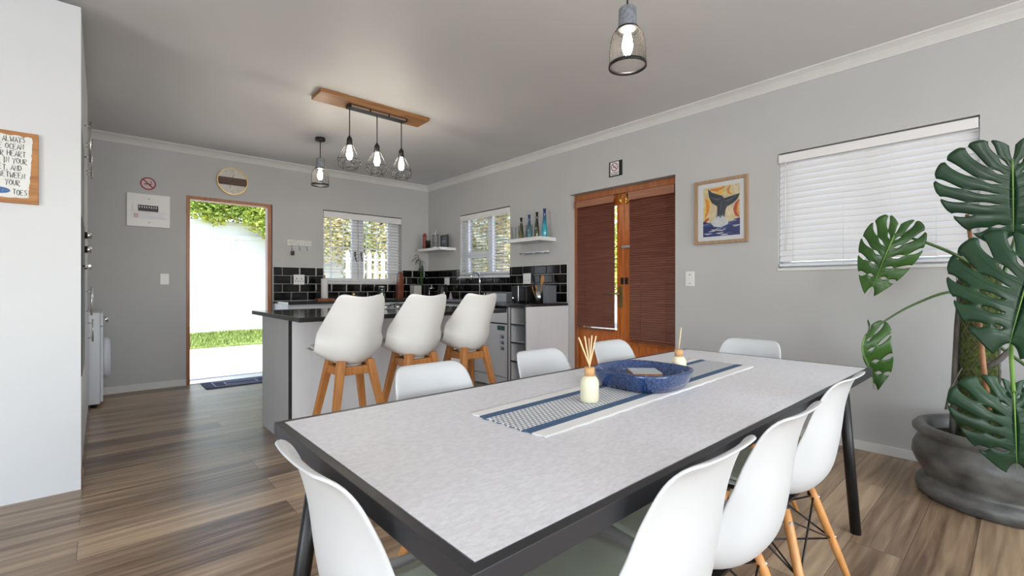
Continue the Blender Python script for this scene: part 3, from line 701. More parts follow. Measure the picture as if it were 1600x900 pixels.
# ------------------------------------------------------------ dining table
t = thing('dining_table', 'long dining table with pale grey ceramic top and charcoal frame', 'table', (1.41, .88, 0))
TX0, TX1, TY0, TY1, TZ = .335, 2.49, .45, 1.305, .75
b = MB(); b.box((TX0+.021, TY0+.021, TZ-.03), (TX1-.021, TY1-.021, TZ+.0005)); b.build('tabletop', 'tabletop', t)
b = MB()
for q in (((TX0, TY0), (TX1, TY0+.02)), ((TX0, TY1-.02), (TX1, TY1)), ((TX0, TY0+.02), (TX0+.02, TY1-.02)), ((TX1-.02, TY0+.02), (TX1, TY1-.02))):
    b.box((q[0][0], q[0][1], TZ-.036), (q[1][0], q[1][1], TZ))
b.box((TX0+.02, .80, TZ-.05), (TX1-.02, .96, TZ-.031)); b.build('frame', 'tableframe', t, bevel=.0015)
for sx, x in ((-1, TX0+.09), (1, TX1-.065)):
    for sy, y in ((-1, TY0+.095), (1, TY1-.095)):
        b = MB(); b.tube([(x, y, TZ-.035), (x+sx*.095, y+sy*.03, 0)], [.021, .021], 20); b.build('leg', 'blackmetal', t)

# dining chairs (local: seat faces +y)
def lerp_tab(tab, v):
    for (a, p), (b_, q) in zip(tab, tab[1:]):
        if v <= b_:
            k = (v-a)/(b_-a); k = k*k*(3-2*k) if False else k
            return p+(q-p)*k
    return tab[-1][1]
def catmull(tab, v):
    n = len(tab)
    for i in range(n-1):
        if v <= tab[i+1][0] or i == n-2:
            a, b_ = tab[i], tab[i+1]; k = (v-a[0])/(b_[0]-a[0])
            p0 = tab[max(0, i-1)][1]; p3 = tab[min(n-1, i+2)][1]; p1, p2 = a[1], b_[1]
            return .5*((2*p1)+(-p0+p2)*k+(2*p0-5*p1+4*p2-p3)*k*k+(-p0+3*p1-3*p2+p3)*k**3)
def dsw_shell(u, v):
    """u,v in 0..1 ; v 0 seat front -> 1 back top"""
    s = 2*u-1
    yy = catmull([(0, .205), (.08, .19), (.2, .11), (.35, .0), (.48, -.12), (.58, -.185), (.7, -.212), (.85, -.226), (.95, -.250), (1, -.278)], v)
    zz = catmull([(0, .415), (.08, .432), (.2, .425), (.35, .412), (.48, .420), (.58, .485), (.7, .60), (.85, .725), (.95, .805), (1, .822)], v)
    hw = catmull([(0, .150), (.05, .182), (.2, .205), (.35, .212), (.5, .208), (.6, .184), (.75, .163), (.85, .153), (.92, .142), (.97, .122), (1, .092)], v)
    lift = catmull([(0, .0), (.15, .018), (.35, .045), (.5, .062), (.6, .045), (.75, .02), (1, .0)], v)
    fwd = catmull([(0, .0), (.3, .0), (.5, .04), (.62, .06), (.75, .045), (.9, .018), (1, .005)], v)
    a = abs(s)**2.4
    # rolled rim
    rim = max(0, (abs(s)-.9)/.1)**2
    x = s*hw+math.copysign(rim*.006, s)
    return Vector((x, yy+fwd*a, zz+lift*a-(.006*rim if v < .5 else 0)))
def make_chair():
    t = thing('dining_chair', 'x', 'chair', (0, 0, 0), 'white shell chairs round the dining table')
    b = MB(); b.grid(dsw_shell, 26, 34); b.build('seat_shell', 'plastic', t, world=False, solid=.007, sub=1)
    # thin sage seat pad lying in the shell
    def pad(u, v):
        s, q = 2*u-1, .04+v*.42; p = dsw_shell(.5+s*.40, q); return p+Vector((0, 0, .009+.006*(1-s**4)))
    b = MB(); b.grid(pad, 14, 14); b.build('seat_pad', 'pad', t, world=False, solid=.008)
    ends = {}
    for sx in (-1, 1):
        for sy in (-1, 1):
            p = Vector((sx*.125, sy*.095-.01, .385)); q = Vector((sx*.225, sy*.20-.02, 0)); ends[(sx, sy)] = (p, q)
            b = MB(); b.tube([p, p.lerp(q, .12), p.lerp(q, .6), q], [.0125, .0145, .0135, .009], 14)
            lg = b.build('leg', 'beech', t, world=False)
            d = (q-p).normalized(); o = Vector((sx*.6, sy*.8, 0)).normalized()
            b = MB()
            for k in (.09, .45):
                c = p.lerp(q, k); b.cyl(c+o*.010, c+o*.0165, .006, 10)
            b.build('bolt', 'steel', lg, world=False)
    b = MB()
    zt = .402
    for sy in (-1, 1): b.bar((-.13, sy*.085-.01, zt), (.13, sy*.085-.01, zt), .028, .008)
    for sx in (-1, 1): b.bar((sx*.11, -.10, zt-.006), (sx*.11, .08, zt-.006), .022, .006)
    for (k, (p, q)) in ends.items():
        b.bar((k[0]*.10, k[1]*.08-.01, zt), p+Vector((0, 0, .004)), .02, .008); b.tube([p+Vector((0, 0, .02)), p-Vector((0, 0, .03))], .009, 8)
    b.build('seat_bracket', 'blackmetal', t, world=False)
    b = MB()
    def at(k, f_): p, q = ends[k]; return p.lerp(q, f_)
    for a_, c_ in (((-1, -1), (1, -1)), ((-1, 1), (1, 1)), ((-1, -1), (-1, 1)), ((1, -1), (1, 1))):
        b.tube([at(a_, .08), at(c_, .47)], .0032, 6); b.tube([at(c_, .08), at(a_, .47)], .0032, 6)
    b.tube([at((-1, -1), .47), at((1, 1), .47)], .0032, 6); b.tube([at((1, -1), .47), at((-1, 1), .47)], .0032, 6)
    b.build('cross_wires', 'blackmetal', t, world=False)
    return t
ch = make_chair()
ch.location = (.806, .606, 0); ch.rotation_euler = (0, 0, 0); ch['label'] = 'white shell chair on the near long side of the table, nearest the camera'
dup(ch, (1.205, .602, 0), 0, 'white shell chair in the middle of the near long side of the table')
dup(ch, (1.775, .628, 0), 0, 'white shell chair on the near long side next to the plant end of the table')
dup(ch, (.885, 1.19, 0), PI, 'white shell chair on the far long side, in front of the bar stools')
dup(ch, (1.44, 1.19, 0), PI, 'white shell chair on the far long side, in front of the open shelf unit')
dup(ch, (1.955, 1.19, 0), PI, 'white shell chair on the far long side, in front of the glazed doors')
dup(ch, (.503, .80, 0), -PI/2, 'white shell chair at the left head of the table with sage seat showing')
dup(ch, (2.33, .98, 0), PI/2, 'white shell chair at the far right head of the table near the wall')

# bar stools
def stool_shell(u, v):
    s = 2*u-1
    yy = catmull([(0, .25), (.08, .235), (.2, .15), (.35, .02), (.47, -.09), (.56, -.145), (.68, -.165), (.82, -.185), (.95, -.205), (1, -.212)], v)
    zz = catmull([(0, .71), (.08, .700), (.2, .672), (.35, .634), (.47, .642), (.56, .712), (.68, .815), (.82, .925), (.95, 1.02), (1, 1.048)], v)
    hw = catmull([(0, .155), (.05, .185), (.2, .205), (.35, .212), (.5, .214), (.65, .203), (.8, .183), (.92, .156), (.97, .143), (1, .125)], v)
    lift = catmull([(0, .0), (.2, .045), (.35, .085), (.5, .11), (.6, .06), (.75, .02), (.9, .01), (1, .006)], v)
    fwd = catmull([(0, 0), (.25, .0), (.38, .03), (.5, .11), (.62, .155), (.78, .10), (.92, .045), (1, .03)], v)
    a = abs(s)**2
    zz += max(0, v-.8)*.05*(2.2*s*s-1.6*s**6-.3)
    return Vector((s*hw, yy+fwd*a, zz+lift*a))
def make_stool():
    t = thing('bar_stool', 'x', 'stool', (0, 0, 0), 'bar stools at the island')
    b = MB(); b.grid(stool_shell, 24, 32); b.build('seat_shell', 'stool', t, world=False, solid=.009, sub=1)
    def cush(u, v):
        s, q = 2*u-1, .05+v*.42; p = stool_shell(.5+s*.42, q); return p+Vector((0, 0, .014+.012*(1-s**4)))
    b = MB(); b.grid(cush, 12, 12); b.build('seat_cushion', 'stool', t, world=False, solid=.014)
    b = MB(); b.lathe([(.0001, .65), (.06, .648), (.07, .636), (.07, .618), (.0001, .618)], (0, 0, 0), 28); b.build('swivel_plate', 'stool', t, world=False)
    L = {}
    for sx in (-1, 1):
        for sy in (-1, 1):
            p, q = Vector((sx*.088, sy*.088, .662)), Vector((sx*.205, sy*.205, 0)); L[(sx, sy)] = (p, q)
            b = MB(); b.beam(q, p, .030, .030, .046, .046); b.build('leg', 'oak', t, world=False, bevel=.004)
    def at(k, z): p, q = L[k]; return q.lerp(p, z/.645)
    b = MB()
    for a_, c_ in (((-1, -1), (1, -1)), ((1, -1), (1, 1)), ((1, 1), (-1, 1)), ((-1, 1), (-1, -1))):
        b.bar(at(a_, .585), at(c_, .585), .022, .05)
    b.build('seat_frame', 'oak', t, world=False, bevel=.003)
    for a_, c_ in (((-1, -1), (1, -1)), ((1, -1), (1, 1)), ((1, 1), (-1, 1)), ((-1, 1), (-1, -1))):
        z = .235; b = MB(); b.bar(at(a_, z), at(c_, z), .02, .035); b.build('footrest', 'oak', t, world=False, bevel=.003)
    return t
st = make_stool(); st.location = (1.15, 2.80, 0); st['label'] = 'light grey bar stool at the island, nearest the open door'
dup(st, (1.60, 2.80, 0), 0, 'light grey bar stool in the middle of the three at the island')
dup(st, (2.06, 2.82, 0), 0, 'light grey bar stool at the island, nearest the dishwasher')

# ------------------------------------------------------------ things on the table
b = MB(); CR = [Vector((.757, 1.028)), Vector((2.15, 1.095)), Vector((2.13, .80)), Vector((.765, .742))]
def run(u, v):
    p = CR[3].lerp(CR[2], u).lerp(CR[0].lerp(CR[1], u), v)
    e = abs(v-.5)*2
    return Vector((p.x+(.004*math.sin(v*40) if u in (0, 1) else 0), p.y+.0016*math.sin(u*90)*max(0, e-.9)*10, .7525))
b.grid(run, 160, 30)
o = b.build('table_runner', 'runner', solid=.003); tag(o, 'white and blue striped woven runner along the middle of the dining table', 'table runner')
def sq_ring(cx, cy, r, z, n=40, e=3.2, sx=1., sy=1.):
    out = []
    for k in range(n):
        a = 2*PI*k/n; c, s_ = math.cos(a), math.sin(a); q = (abs(c)**e+abs(s_)**e)**(-1/e)
        out.append(Vector((cx+c*q*r*sx, cy+s_*q*r*sy, z)))
    return out
b = MB(); bx_, by_ = 1.437, .915
b.ring_loft([sq_ring(bx_, by_, r, z, e=e_) for r, z, e_ in ((.001, .7545, 2.2), (.118, .7545, 2.8), (.131, .7575, 3), (.142, .775, 3.1), (.152, .805, 3.3), (.155, .8125, 3.3), (.150, .8165, 3.2), (.145, .813, 3.2), (.134, .785, 3), (.124, .768, 2.8), (.10, .7645, 2.6), (.001, .7645, 2.2))], False)
tag(b.build('serving_bowl', 'bowl'), 'shallow squarish blue glazed dish in the middle of the runner', 'bowl')
for k in range(3):
    t = thing('coaster', ['square wooden coaster at the bottom of the stack in the blue dish', 'square wooden coaster in the middle of the stack in the blue dish', 'square coaster with pale blue top, uppermost in the blue dish'][k], 'coaster', (1.445+.006*k, .92, .7655+k*.0122), 'coasters stacked in the blue dish', rz=.55+.12*k)
    b = MB(); b.box((-.052, -.052, 0), (.052, .052, .009), .0015); b.build('base', 'coasterw', t, world=False)
    b = MB(); b.box((-.050, -.050, .009), (.050, .050, .0118)); b.build('top', 'coaster', t, world=False)
def diffuser(x, y, label, reeds):
    t = thing('reed_diffuser', label, 'diffuser', (x, y, .7545))
    b = MB(); b.lathe([(.0001, 0), (.024, 0), (.027, .003), (.028, .012), (.028, .055), (.026, .066), (.020, .075), (.013, .079), (.0001, .079)], (0, 0, 0), 28); b.build('bottle', 'cream', t, world=False)
    b = MB(); b.lathe([(.004, .079), (.0155, .079), (.0155, .104), (.005, .104), (.004, .085)], (0, 0, 0), 24, cap=True); b.build('collar', 'cork', t, world=False)
    for dx, dy, l_ in reeds:
        b = MB(); b.tube([(-dx*.2, -dy*.2, .09), (dx, dy, l_)], .0021, 7); b.build('reed', 'reed', t, world=False)
diffuser(1.104, .885, 'cream reed diffuser with several reeds at the near end of the runner', [(-.030, .018, .195), (-.016, .006, .198), (.004, -.006, .20), (.016, -.012, .198), (.024, -.006, .197), (-.022, .02, .188), (.012, .012, .19)])
diffuser(1.675, .905, 'cream reed diffuser with a single leaning reed beyond the blue dish', [(.012, -.004, .19), (.015, .0, .186)])

# ------------------------------------------------------------ lamps
def mesh_pendant(x, y, ztop, zcage, label):
    t = thing('mesh_pendant_lamp', label, 'pendant lamp', (x, y, zcage))
    zb = zcage                                          # bottom of cage
    b = MB(); b.lathe([(.0001, H-.0005), (.05, H-.0005), (.05, H-.028), (.046, H-.034), (.0001, H-.034)], (x, y, 0), 28); b.build('ceiling_rose', 'blackmetal', t)
    b = MB(); b.tube([(x, y, H-.03), (x, y, zb+.285)], .0045, 8); b.build('cord', 'cord', t)
    b = MB(); b.lathe([(.0001, zb+.285), (.036, zb+.285), (.041, zb+.28), (.044, zb+.19), (.042, zb+.185), (.0001, zb+.185)], (x, y, 0), 28); b.build('concrete_cap', 'concrete', t)
    prof = [(.044, .186), (.060, .172), (.073, .150), (.081, .122), (.085, .09), (.086, .055), (.086, .02), (.086, .004)]
    b = MB(); rings = []
    pf = []
    for i in range(29):
        v = i/28*(len(prof)-1); k = min(int(v), len(prof)-2); f_ = v-k
        pf.append((prof[k][0]*(1-f_)+prof[k+1][0]*f_, prof[k][1]*(1-f_)+prof[k+1][1]*f_))
    n = 72
    for s_ in range(n):
        for sg in (1, -1):
            pts = [(x+r*math.cos(2*PI*(s_+sg*i*.5)/n), y+r*math.sin(2*PI*(s_+sg*i*.5)/n), zb+z) for i, (r, z) in enumerate(pf)]
            b.tube(pts, .00055, 3, cap=False)
    b.build('wire_mesh_shade', 'shademesh', t)
    b = MB(); b.lathe([(.086, .016), (.090, .014), (.090, .0), (.085, .0), (.084, .014), (.086, .016)], (x, y, zb), 40); b.build('shade_rim', 'blackmetal', t)
    b = MB(); b.lathe([(.0445, .190), (.052, .186), (.056, .178), (.050, .176), (.0445, .184)], (x, y, zb), 32); b.build('shade_collar', 'blackmetal', t)
    b = MB(); b.lathe([(.0001, .185), (.013, .183), (.014, .165), (.020, .145), (.024, .118), (.026, .10), (.022, .080), (.015, .065), (.0001, .062)], (x, y, zb), 20); b.build('bulb', 'bulb', t)
mesh_pendant(1.902, 1.293, H, 2.165, 'grey concrete and wire mesh pendant lamp above the dining table')
mesh_pendant(1.73, 4.99, H, 2.175, 'small dark wire mesh pendant lamp in the kitchen near the back wall')

t = thing('triple_pendant_lamp', 'long wooden ceiling board carrying three black wire cage pendants over the island', 'pendant lamp', (1.80, 3.83, 2.10))
b = MB(); b.box((1.295, 3.72, H-.032), (2.285, 3.94, H-.0005), .002); b.build('wooden_board', 'plank', t)
b = MB(); b.box((1.555, 3.80, H-.062), (2.10, 3.87, H-.033), .003); b.mi = 1
for k in range(3): b.box((1.575+k*.175, 3.797, H-.058), (1.735+k*.175, 3.7995, H-.038))
b.build('ceiling_plate', ['blackmetal', 'steel'], t)
for x in (1.575, 1.823, 2.06):
    y = 3.84; zb = 2.105 if x < 1.7 else 2.095
    b = MB(); b.tube([(x, y, H-.06), (x, y, zb+.27)], .0045, 8); b.build('cord', 'cord', t)
    b = MB(); b.lathe([(.0001, .285), (.006, .285), (.012, .272), (.020, .262), (.023, .25), (.023, .205), (.019, .20), (.0001, .20)], (x, y, zb), 20); b.build('socket', 'blackmetal', t)
    b = MB(); n = 6
    top = [Vector((x+.026*math.cos(2*PI*k/n), y+.026*math.sin(2*PI*k/n), zb+.215)) for k in range(n)]
    midr = [Vector((x+.102*math.cos(2*PI*(k+.0)/n), y+.102*math.sin(2*PI*(k+.0)/n), zb+.075)) for k in range(n)]
    low = [Vector((x+.085*math.cos(2*PI*(k+.5)/n), y+.085*math.sin(2*PI*(k+.5)/n), zb+.025)) for k in range(n)]
    bot = [Vector((x+.055*math.cos(2*PI*k/n), y+.055*math.sin(2*PI*k/n), zb+.0)) for k in range(n)]
    for k in range(n):
        j = (k+1) % n
        for p, q in ((top[k], top[j]), (top[k], midr[k]), (midr[k], midr[j]), (midr[k], low[k]), (midr[j], low[k]), (low[k], bot[k]), (low[k], bot[j]), (bot[k], bot[j])): b.tube([p, q], .0022, 6)
    b.build('wire_cage', 'cord', t)
    b = MB(); b.lathe([(.0001, .205), (.013, .203), (.014, .185), (.020, .165), (.024, .135), (.026, .118), (.022, .098), (.015, .083), (.0001, .08)], (x, y, zb), 20); b.build('bulb', 'bulb', t)

# ------------------------------------------------------------ wall things: stroke lettering
FONT = {'A': [[(0, 0), (1, 3), (2, 0)], [(.4, 1.1), (1.6, 1.1)]], 'B': [[(0, 0), (0, 3), (1.4, 2.7), (1.2, 1.7), (0, 1.6), (1.6, 1.3), (1.5, .2), (0, 0)]], 'C': [[(1.8, 2.6), (1, 3), (.2, 2), (.2, 1), (1, 0), (1.8, .4)]],
        'D': [[(0, 0), (0, 3), (1.3, 2.6), (1.8, 1.5), (1.2, .3), (0, 0)]], 'E': [[(1.7, 3), (0, 3), (0, 0), (1.7, 0)], [(0, 1.6), (1.3, 1.6)]], 'H': [[(0, 0), (0, 3)], [(1.8, 0), (1.8, 3)], [(0, 1.5), (1.8, 1.6)]],
        'I': [[(.6, 0), (.6, 3)], [(.1, 3), (1.1, 3)], [(.1, 0), (1.1, 0)]], 'K': [[(0, 0), (0, 3)], [(1.7, 3), (0, 1.4), (1.8, 0)]], 'L': [[(0, 3), (0, 0), (1.6, 0)]], 'M': [[(0, 0), (.2, 3), (1, 1.2), (1.9, 3), (2.1, 0)]],
        'N': [[(0, 0), (.1, 3), (1.7, 0), (1.8, 3)]], 'O': [[(1, 3), (.1, 2.2), (.1, .8), (1, 0), (1.9, .9), (1.8, 2.3), (1, 3)]], 'P': [[(0, 0), (0, 3), (1.5, 2.8), (1.5, 1.7), (0, 1.4)]], 'R': [[(0, 0), (0, 3), (1.5, 2.8), (1.4, 1.7), (0, 1.4), (1.8, -.4)]],
        'S': [[(1.7, 2.7), (.9, 3), (.2, 2.3), (1.5, 1.2), (1.3, .2), (.1, .2)]], 'T': [[(1, 0), (1, 3)], [(0, 3), (2, 2.9)]], 'U': [[(.1, 3), (.1, .8), (.9, 0), (1.7, .8), (1.7, 3)]], 'V': [[(0, 3), (1, 0), (2, 3)]],
        'W': [[(0, 3), (.5, 0), (1.1, 2), (1.7, 0), (2.2, 3)]], 'Y': [[(0, 3), (1, 1.6), (2, 3)], [(1, 1.6), (.8, -.4)]], ',': [[(.4, .3), (.1, -.5)]], 'G': [[(1.8, 2.6), (1, 3), (.1, 1.5), (1, 0), (1.8, .4), (1.8, 1.3), (1.1, 1.3)]]}
def write(b, text, o, u, v, n, size, r, right=False, wob=0., hs=1.):
    """strokes of hand lettering: o is the baseline start (or end when right), u right, v up, n out of the surface"""
    o, u, v, n = Vector(o), Vector(u), Vector(v), Vector(n); k = size/3; adv = {'I': 1.7, ',': 1.1, ' ': 1.6, 'M': 2.7, 'W': 2.8}
    u = u*hs; tot = sum(adv.get(c, 2.45) for c in text)*k; x = -tot if right else 0
    for c in text:
        dy = random.uniform(-wob, wob)*size
        for st_ in FONT.get(c, []):
            b.tube([o+u*(x+px*k)+v*(py*k+dy)+n*r*.3 for px, py in st_], r, 4)
        x += adv.get(c, 2.45)*k
yy = 3.437
t = thing('quote_board', 'wooden board with white painted middle and black hand lettered ocean quote', 'sign', (-.46, yy, 1.53))
b = MB(); b.box((-.68, yy-.016, 1.528), (-.243, yy-.0005, 1.892), .002); b.build('board', wood('orange_board_wood', (.46, .21, .06), (.30, .12, .03), .5, 'x'), t)
b = MB(); rnd = random.Random(2)
ed = []
N_ = 26
for k in range(N_): ed.append((-.66+.395*k/N_, 1.556+rnd.uniform(-.003, .003)))
for k in range(N_): ed.append((-.264-.014*(1-k/N_)+rnd.uniform(-.002, .002), 1.558+.30*k/N_))
for k in range(N_): ed.append((-.266-.395*k/N_, 1.868+rnd.uniform(-.005, .005)))
for k in range(N_): ed.append((-.66+rnd.uniform(-.005, .005), 1.86-.30*k/N_))
b.prism(ed, (0, yy-.0165, 0), (1, 0, 0), (0, 0, 1), (0, -.0008, 0)); b.build('white_paint', mat('board_white', (.72, .74, .72), .6, noise=.1), t)
b = MB()
for i, (ln, xr) in enumerate((('MAY YOU ALWAYS', -.287), ('HAVE THE OCEAN', -.292), ('IN YOUR HEART', -.286), ('A SHELL IN YOUR', -.281), ('POCKET, AND', -.300), ('SAND BETWEEN', -.288), ('YOUR', -.306), ('TOES', -.280))):
    write(b, ln, (xr, yy-.0175, 1.838-i*.0365-(.012 if i == 7 else 0)), (1, 0, 0), (0, 0, 1), (0, -1, 0), .0265, .00125, True, .10, .62)
b.build('lettering', 'black', t)
b = MB(); shell = [(-.388+.046*math.cos(a)*(1 if math.cos(a) > 0 else .9), 1.588+.017*math.sin(a)) for a in [2*PI*k/20 for k in range(20)]]
b.prism(shell, (0, yy-.0174, 0), (1, 0, 0), (0, 0, 1), (0, -.0006, 0)); b.mi = 1
for k in range(6): b.tube([(-.426+.014*k, yy-.0182, 1.588-.013*math.sin((k+1)*.5)), (-.420+.014*k, yy-.0182, 1.588+.013*math.sin((k+1)*.5))], .0008, 4)
b.build('blue_shell_drawing', [mat('shell_blue', (.05, .12, .30), .6), mat('shell_pale', (.4, .5, .6), .6)], t)

# no-smoking sticker on back wall
def disc(b, c, r, u, v, n, t0, n_=32, r_in=None):
    c, u, v, n = Vector(c), Vector(u), Vector(v), Vector(n)
    if r_in is None: b.prism([(r*math.cos(2*PI*k/n_), r*math.sin(2*PI*k/n_)) for k in range(n_)], c, u, v, n*t0)
    else:
        P = lambda rr_, k, h: c+u*rr_*math.cos(2*PI*k/n_)+v*rr_*math.sin(2*PI*k/n_)+n*h
        b.ring_loft([[P(rr_, k, h) for k in range(n_)] for rr_, h in ((r, 0), (r, t0), (r_in, t0), (r_in, 0))], False, True, False)
def nosmoke(t, c, r, u, n, m_ring, m_bg):
    v = Vector((0, 0, 1)); u = Vector(u); n = Vector(n); c = Vector(c)
    b = MB(); disc(b, c, r, u, v, n, .001); b.build('backing', m_bg, t)
    b = MB(); disc(b, c+n*.001, r, u, v, n, .0008, r_in=r*.82)
    d1 = (u*-.6+v*.62)*r; d2 = (u*.6+v*-.62)*r; w_ = (u+v).normalized()*r*.09
    q = [c+d1-w_, c+d2-w_, c+d2+w_, c+d1+w_]
    b.ring_loft([[p+n*.0012 for p in q], [p+n*.002 for p in q]], True, True, False); b.build('red_ring', m_ring, t)
    b = MB(); b.prism([(-.5, -.14), (.42, -.14), (.42, .0), (-.5, .0)], c+n*.001, u*r, v*r, n*.0006); b.tube([c+n*.0015+u*r*.45+v*r*.02, c+n*.0015+u*r*.3+v*r*.3, c+n*.0015+u*r*.5+v*r*.45], r*.04, 4); b.build('cigarette', 'black', t)
t = thing('no_smoking_sticker', 'round red no smoking sticker on the back wall above the meter box', 'sign', (.377, YB, 2.145))
nosmoke(t, (.377, YB-.0005, 2.214), .068, (1, 0, 0), (0, -1, 0), 'red', 'pink')
t = thing('no_smoking_sign', 'small square no smoking sign above the glazed double doors', 'sign', (XR, 2.75, 2.215))
b = MB(); b.box((XR-.004, 2.676, 2.213), (XR-.0005, 2.834, 2.366)); b.build('plate', 'black', t)
b = MB(); b.box((XR-.005, 2.715, 2.225), (XR-.004, 2.817, 2.358)); b.build('white_field', 'plug', t)
nosmoke(t, (XR-.005, 2.766, 2.308), .042, (0, -1, 0), (-1, 0, 0), 'red', 'plug')
b = MB(); write(b, 'NO SMOKING', (XR-.0055, 2.811, 2.246), (0, -1, 0), (0, 0, 1), (-1, 0, 0), .012, .0010); b.box((XR-.0056, 2.725, 2.232), (XR-.0049, 2.807, 2.238)); b.build('lettering', 'black', t)

# meter box
t = thing('distribution_board', 'white electrical distribution board with a row of black breakers on the back wall', 'distribution board', (.383, YB, 1.745))
b = MB(); b.box((.198, YB-.022, 1.747), (.566, YB-.0005, 2.098), .006); b.build('cover', 'plug', t)
b = MB(); b.box((.245, YB-.030, 1.90), (.535, YB-.0225, 1.985), .003); b.build('breaker_panel', 'plug', t)
b = MB(); b.box((.292, YB-.040, 1.912), (.462, YB-.0305, 1.975), .002); b.mi = 1
for k in range(8): b.box((.300+k*.0200, YB-.046, 1.945), (.307+k*.0200, YB-.0405, 1.962))
b.build('breakers', ['black', 'plug'], t)
b = MB(); b.cyl((.383, YB-.022, 2.045), (.383, YB-.026, 2.045), .007, 12); b.cyl((.385, YB-.022, 1.795), (.385, YB-.026, 1.795), .006, 12); b.build('screw', 'grey', t)
b = MB(); b.box((.255, YB-.0245, 1.84), (.295, YB-.0225, 1.885)); b.build('red_label', 'pink', t)
b = MB(); b.box((.31, YB-.0245, 1.835), (.53, YB-.0225, 1.86)); b.box((.31, YB-.0245, 1.868), (.50, YB-.0225, 1.886)); b.build('white_label', 'paper', t)

# clock
t = thing('wall_clock', 'round gold rimmed clock with white face and dark wooden band above the open door', 'clock', (1.163, YB, 2.2))
cc = Vector((1.163, YB, 2.356)); R_ = .158
b = MB(); disc(b, cc-Vector((0, .0005, 0)), R_*.97, (1, 0, 0), (0, 0, 1), (0, -1, 0), .012, 48); b.build('face', mat('clock_face', (.62, .60, .57), .5, noise=.1), t)
b = MB(); disc(b, cc-Vector((0, .0005, 0)), R_, (1, 0, 0), (0, 0, 1), (0, -1, 0), .026, 48, R_*.95); b.build('rim', 'brass', t)
hb = .045; xx = math.sqrt((R_*.945)**2-hb**2); arc = math.asin(hb/(R_*.945))
poly = [(R_*.945*math.cos(a), R_*.945*math.sin(a)) for a in [-arc+2*arc*k/6 for k in range(7)]]+[(-R_*.945*math.cos(a), R_*.945*math.sin(a)) for a in [arc-2*arc*k/6 for k in range(7)]]
b = MB(); b.prism(poly, cc-Vector((0, .0125, 0)), (1, 0, 0), (0, 0, 1), (0, -.003, 0)); b.build('wood_band', wood('dark_walnut', (.09, .035, .022), (.05, .02, .012), .5, 'x'), t)
for nm, a, l_ in (('hour_hand', 2.9, .065), ('minute_hand', 1.42, .085), ('second_hand', 4.4, .095)):
    b = MB(); d = Vector((math.cos(a), 0, math.sin(a))); b.bar(cc+Vector((0, -.019, 0))-d*.015, cc+Vector((0, -.019, 0))+d*l_, .004, .002) if False else b.tube([cc+Vector((0, -.019, 0))-d*.015, cc+Vector((0, -.019, 0))+d*l_], .0022, 6); b.build(nm, 'brass' if nm != 'second_hand' else 'grey', t)
b = MB()
def numeral(txt, ang, s_):
    d = Vector((math.sin(ang), 0, math.cos(ang)))*R_*.77
    p = cc+d+Vector((0, -.0128, -s_/2))
    w_ = {'12': .62, '6': .3, '1': .1, '2': .3, '4': .3, '5': .3, '7': .3, '8': .3, '10': .6, '11': .4}.get(txt, .3)*s_
    D = {'1': [[(0, 0), (0, 3)]], '2': [[(0, 2.5), (.9, 3), (1.6, 2.3), (0, 0), (1.7, 0)]], '4': [[(1.3, 0), (1.3, 3), (0, 1), (1.8, 1)]], '5': [[(1.5, 3), (.2, 3), (.1, 1.8), (1.5, 1.4), (1.2, .1), (0, .1)]], '6': [[(1.4, 2.9), (.3, 1.8), (.2, .5), (1, 0), (1.6, .8), (1, 1.5), (.2, 1.0)]], '7': [[(0, 3), (1.7, 3), (.6, 0)]], '8': [[(.8, 1.6), (.1, 2.3), (.8, 3), (1.5, 2.3), (.8, 1.6), (0, .8), (.8, 0), (1.6, .8), (.8, 1.6)]], '0': [[(.8, 3), (0, 1.5), (.8, 0), (1.6, 1.5), (.8, 3)]]}
    x = -w_
    for c in txt:
        for st_ in D[c]: b.tube([p+Vector((x+px*s_/3, 0, py*s_/3)) for px, py in st_], .0011, 4)
        x += (.35 if c == '1' else .75)*s_
for txt, h_ in (('12', 12), ('1', 1), ('11', 11), ('6', 6), ('5', 5), ('7', 7)): numeral(txt, h_/12*2*PI, .034 if h_ in (12, 6) else .026)
b.build('numerals', mat('numeral_grey', (.12, .13, .14), .5), t)

# key rack
t = thing('key_rack', 'small whitewashed wooden key rack with three hooks on the back wall', 'key rack', (1.917, YB, 1.6))
b = MB(); b.box((1.767, YB-.014, 1.638), (2.066, YB-.0005, 1.71), .003); b.build('rail', mat('whitewash', (.74, .73, .70), .7, noise=.2, nscale=30), t)
b = MB(); write(b, 'LAUREN'.replace('LAUREN', 'KEYS'), (1.83, YB-.0145, 1.658), (1, 0, 0), (0, 0, 1), (0, -1, 0), .03, .0016) if False else [b.tube([(1.80+k*.037, YB-.0145, 1.655), (1.80+k*.037, YB-.0145, 1.69)], .0012, 4) for k in range(7)]; b.build('lettering_strokes', 'grey', t)  # plain strokes standing in for small lettering
for x in (1.823, 1.917, 2.01):
    b = MB(); b.tube([(x, YB-.016, 1.642), (x, YB-.022, 1.60), (x, YB-.04, 1.578), (x, YB-.052, 1.59)], .003, 6); b.build('hook', 'grey', t)
t = thing('key_bunch', 'bunch of dark keys hanging from the left hook of the key rack', 'keys', (1.823, YB-.035, 1.50))
for dx in (-.012, .004, .016):
    b = MB(); b.box((1.823+dx-.006, YB-.048+.003*dx, 1.51), (1.823+dx+.007, YB-.042, 1.565), .001); b.build('key', 'black', t)
b = MB(); b.tube([(1.823+.012*math.cos(a), YB-.04, 1.575+.012*math.sin(a)) for a in [2*PI*k/12 for k in range(13)]], .0012, 5); b.build('key_ring', 'steel', t)

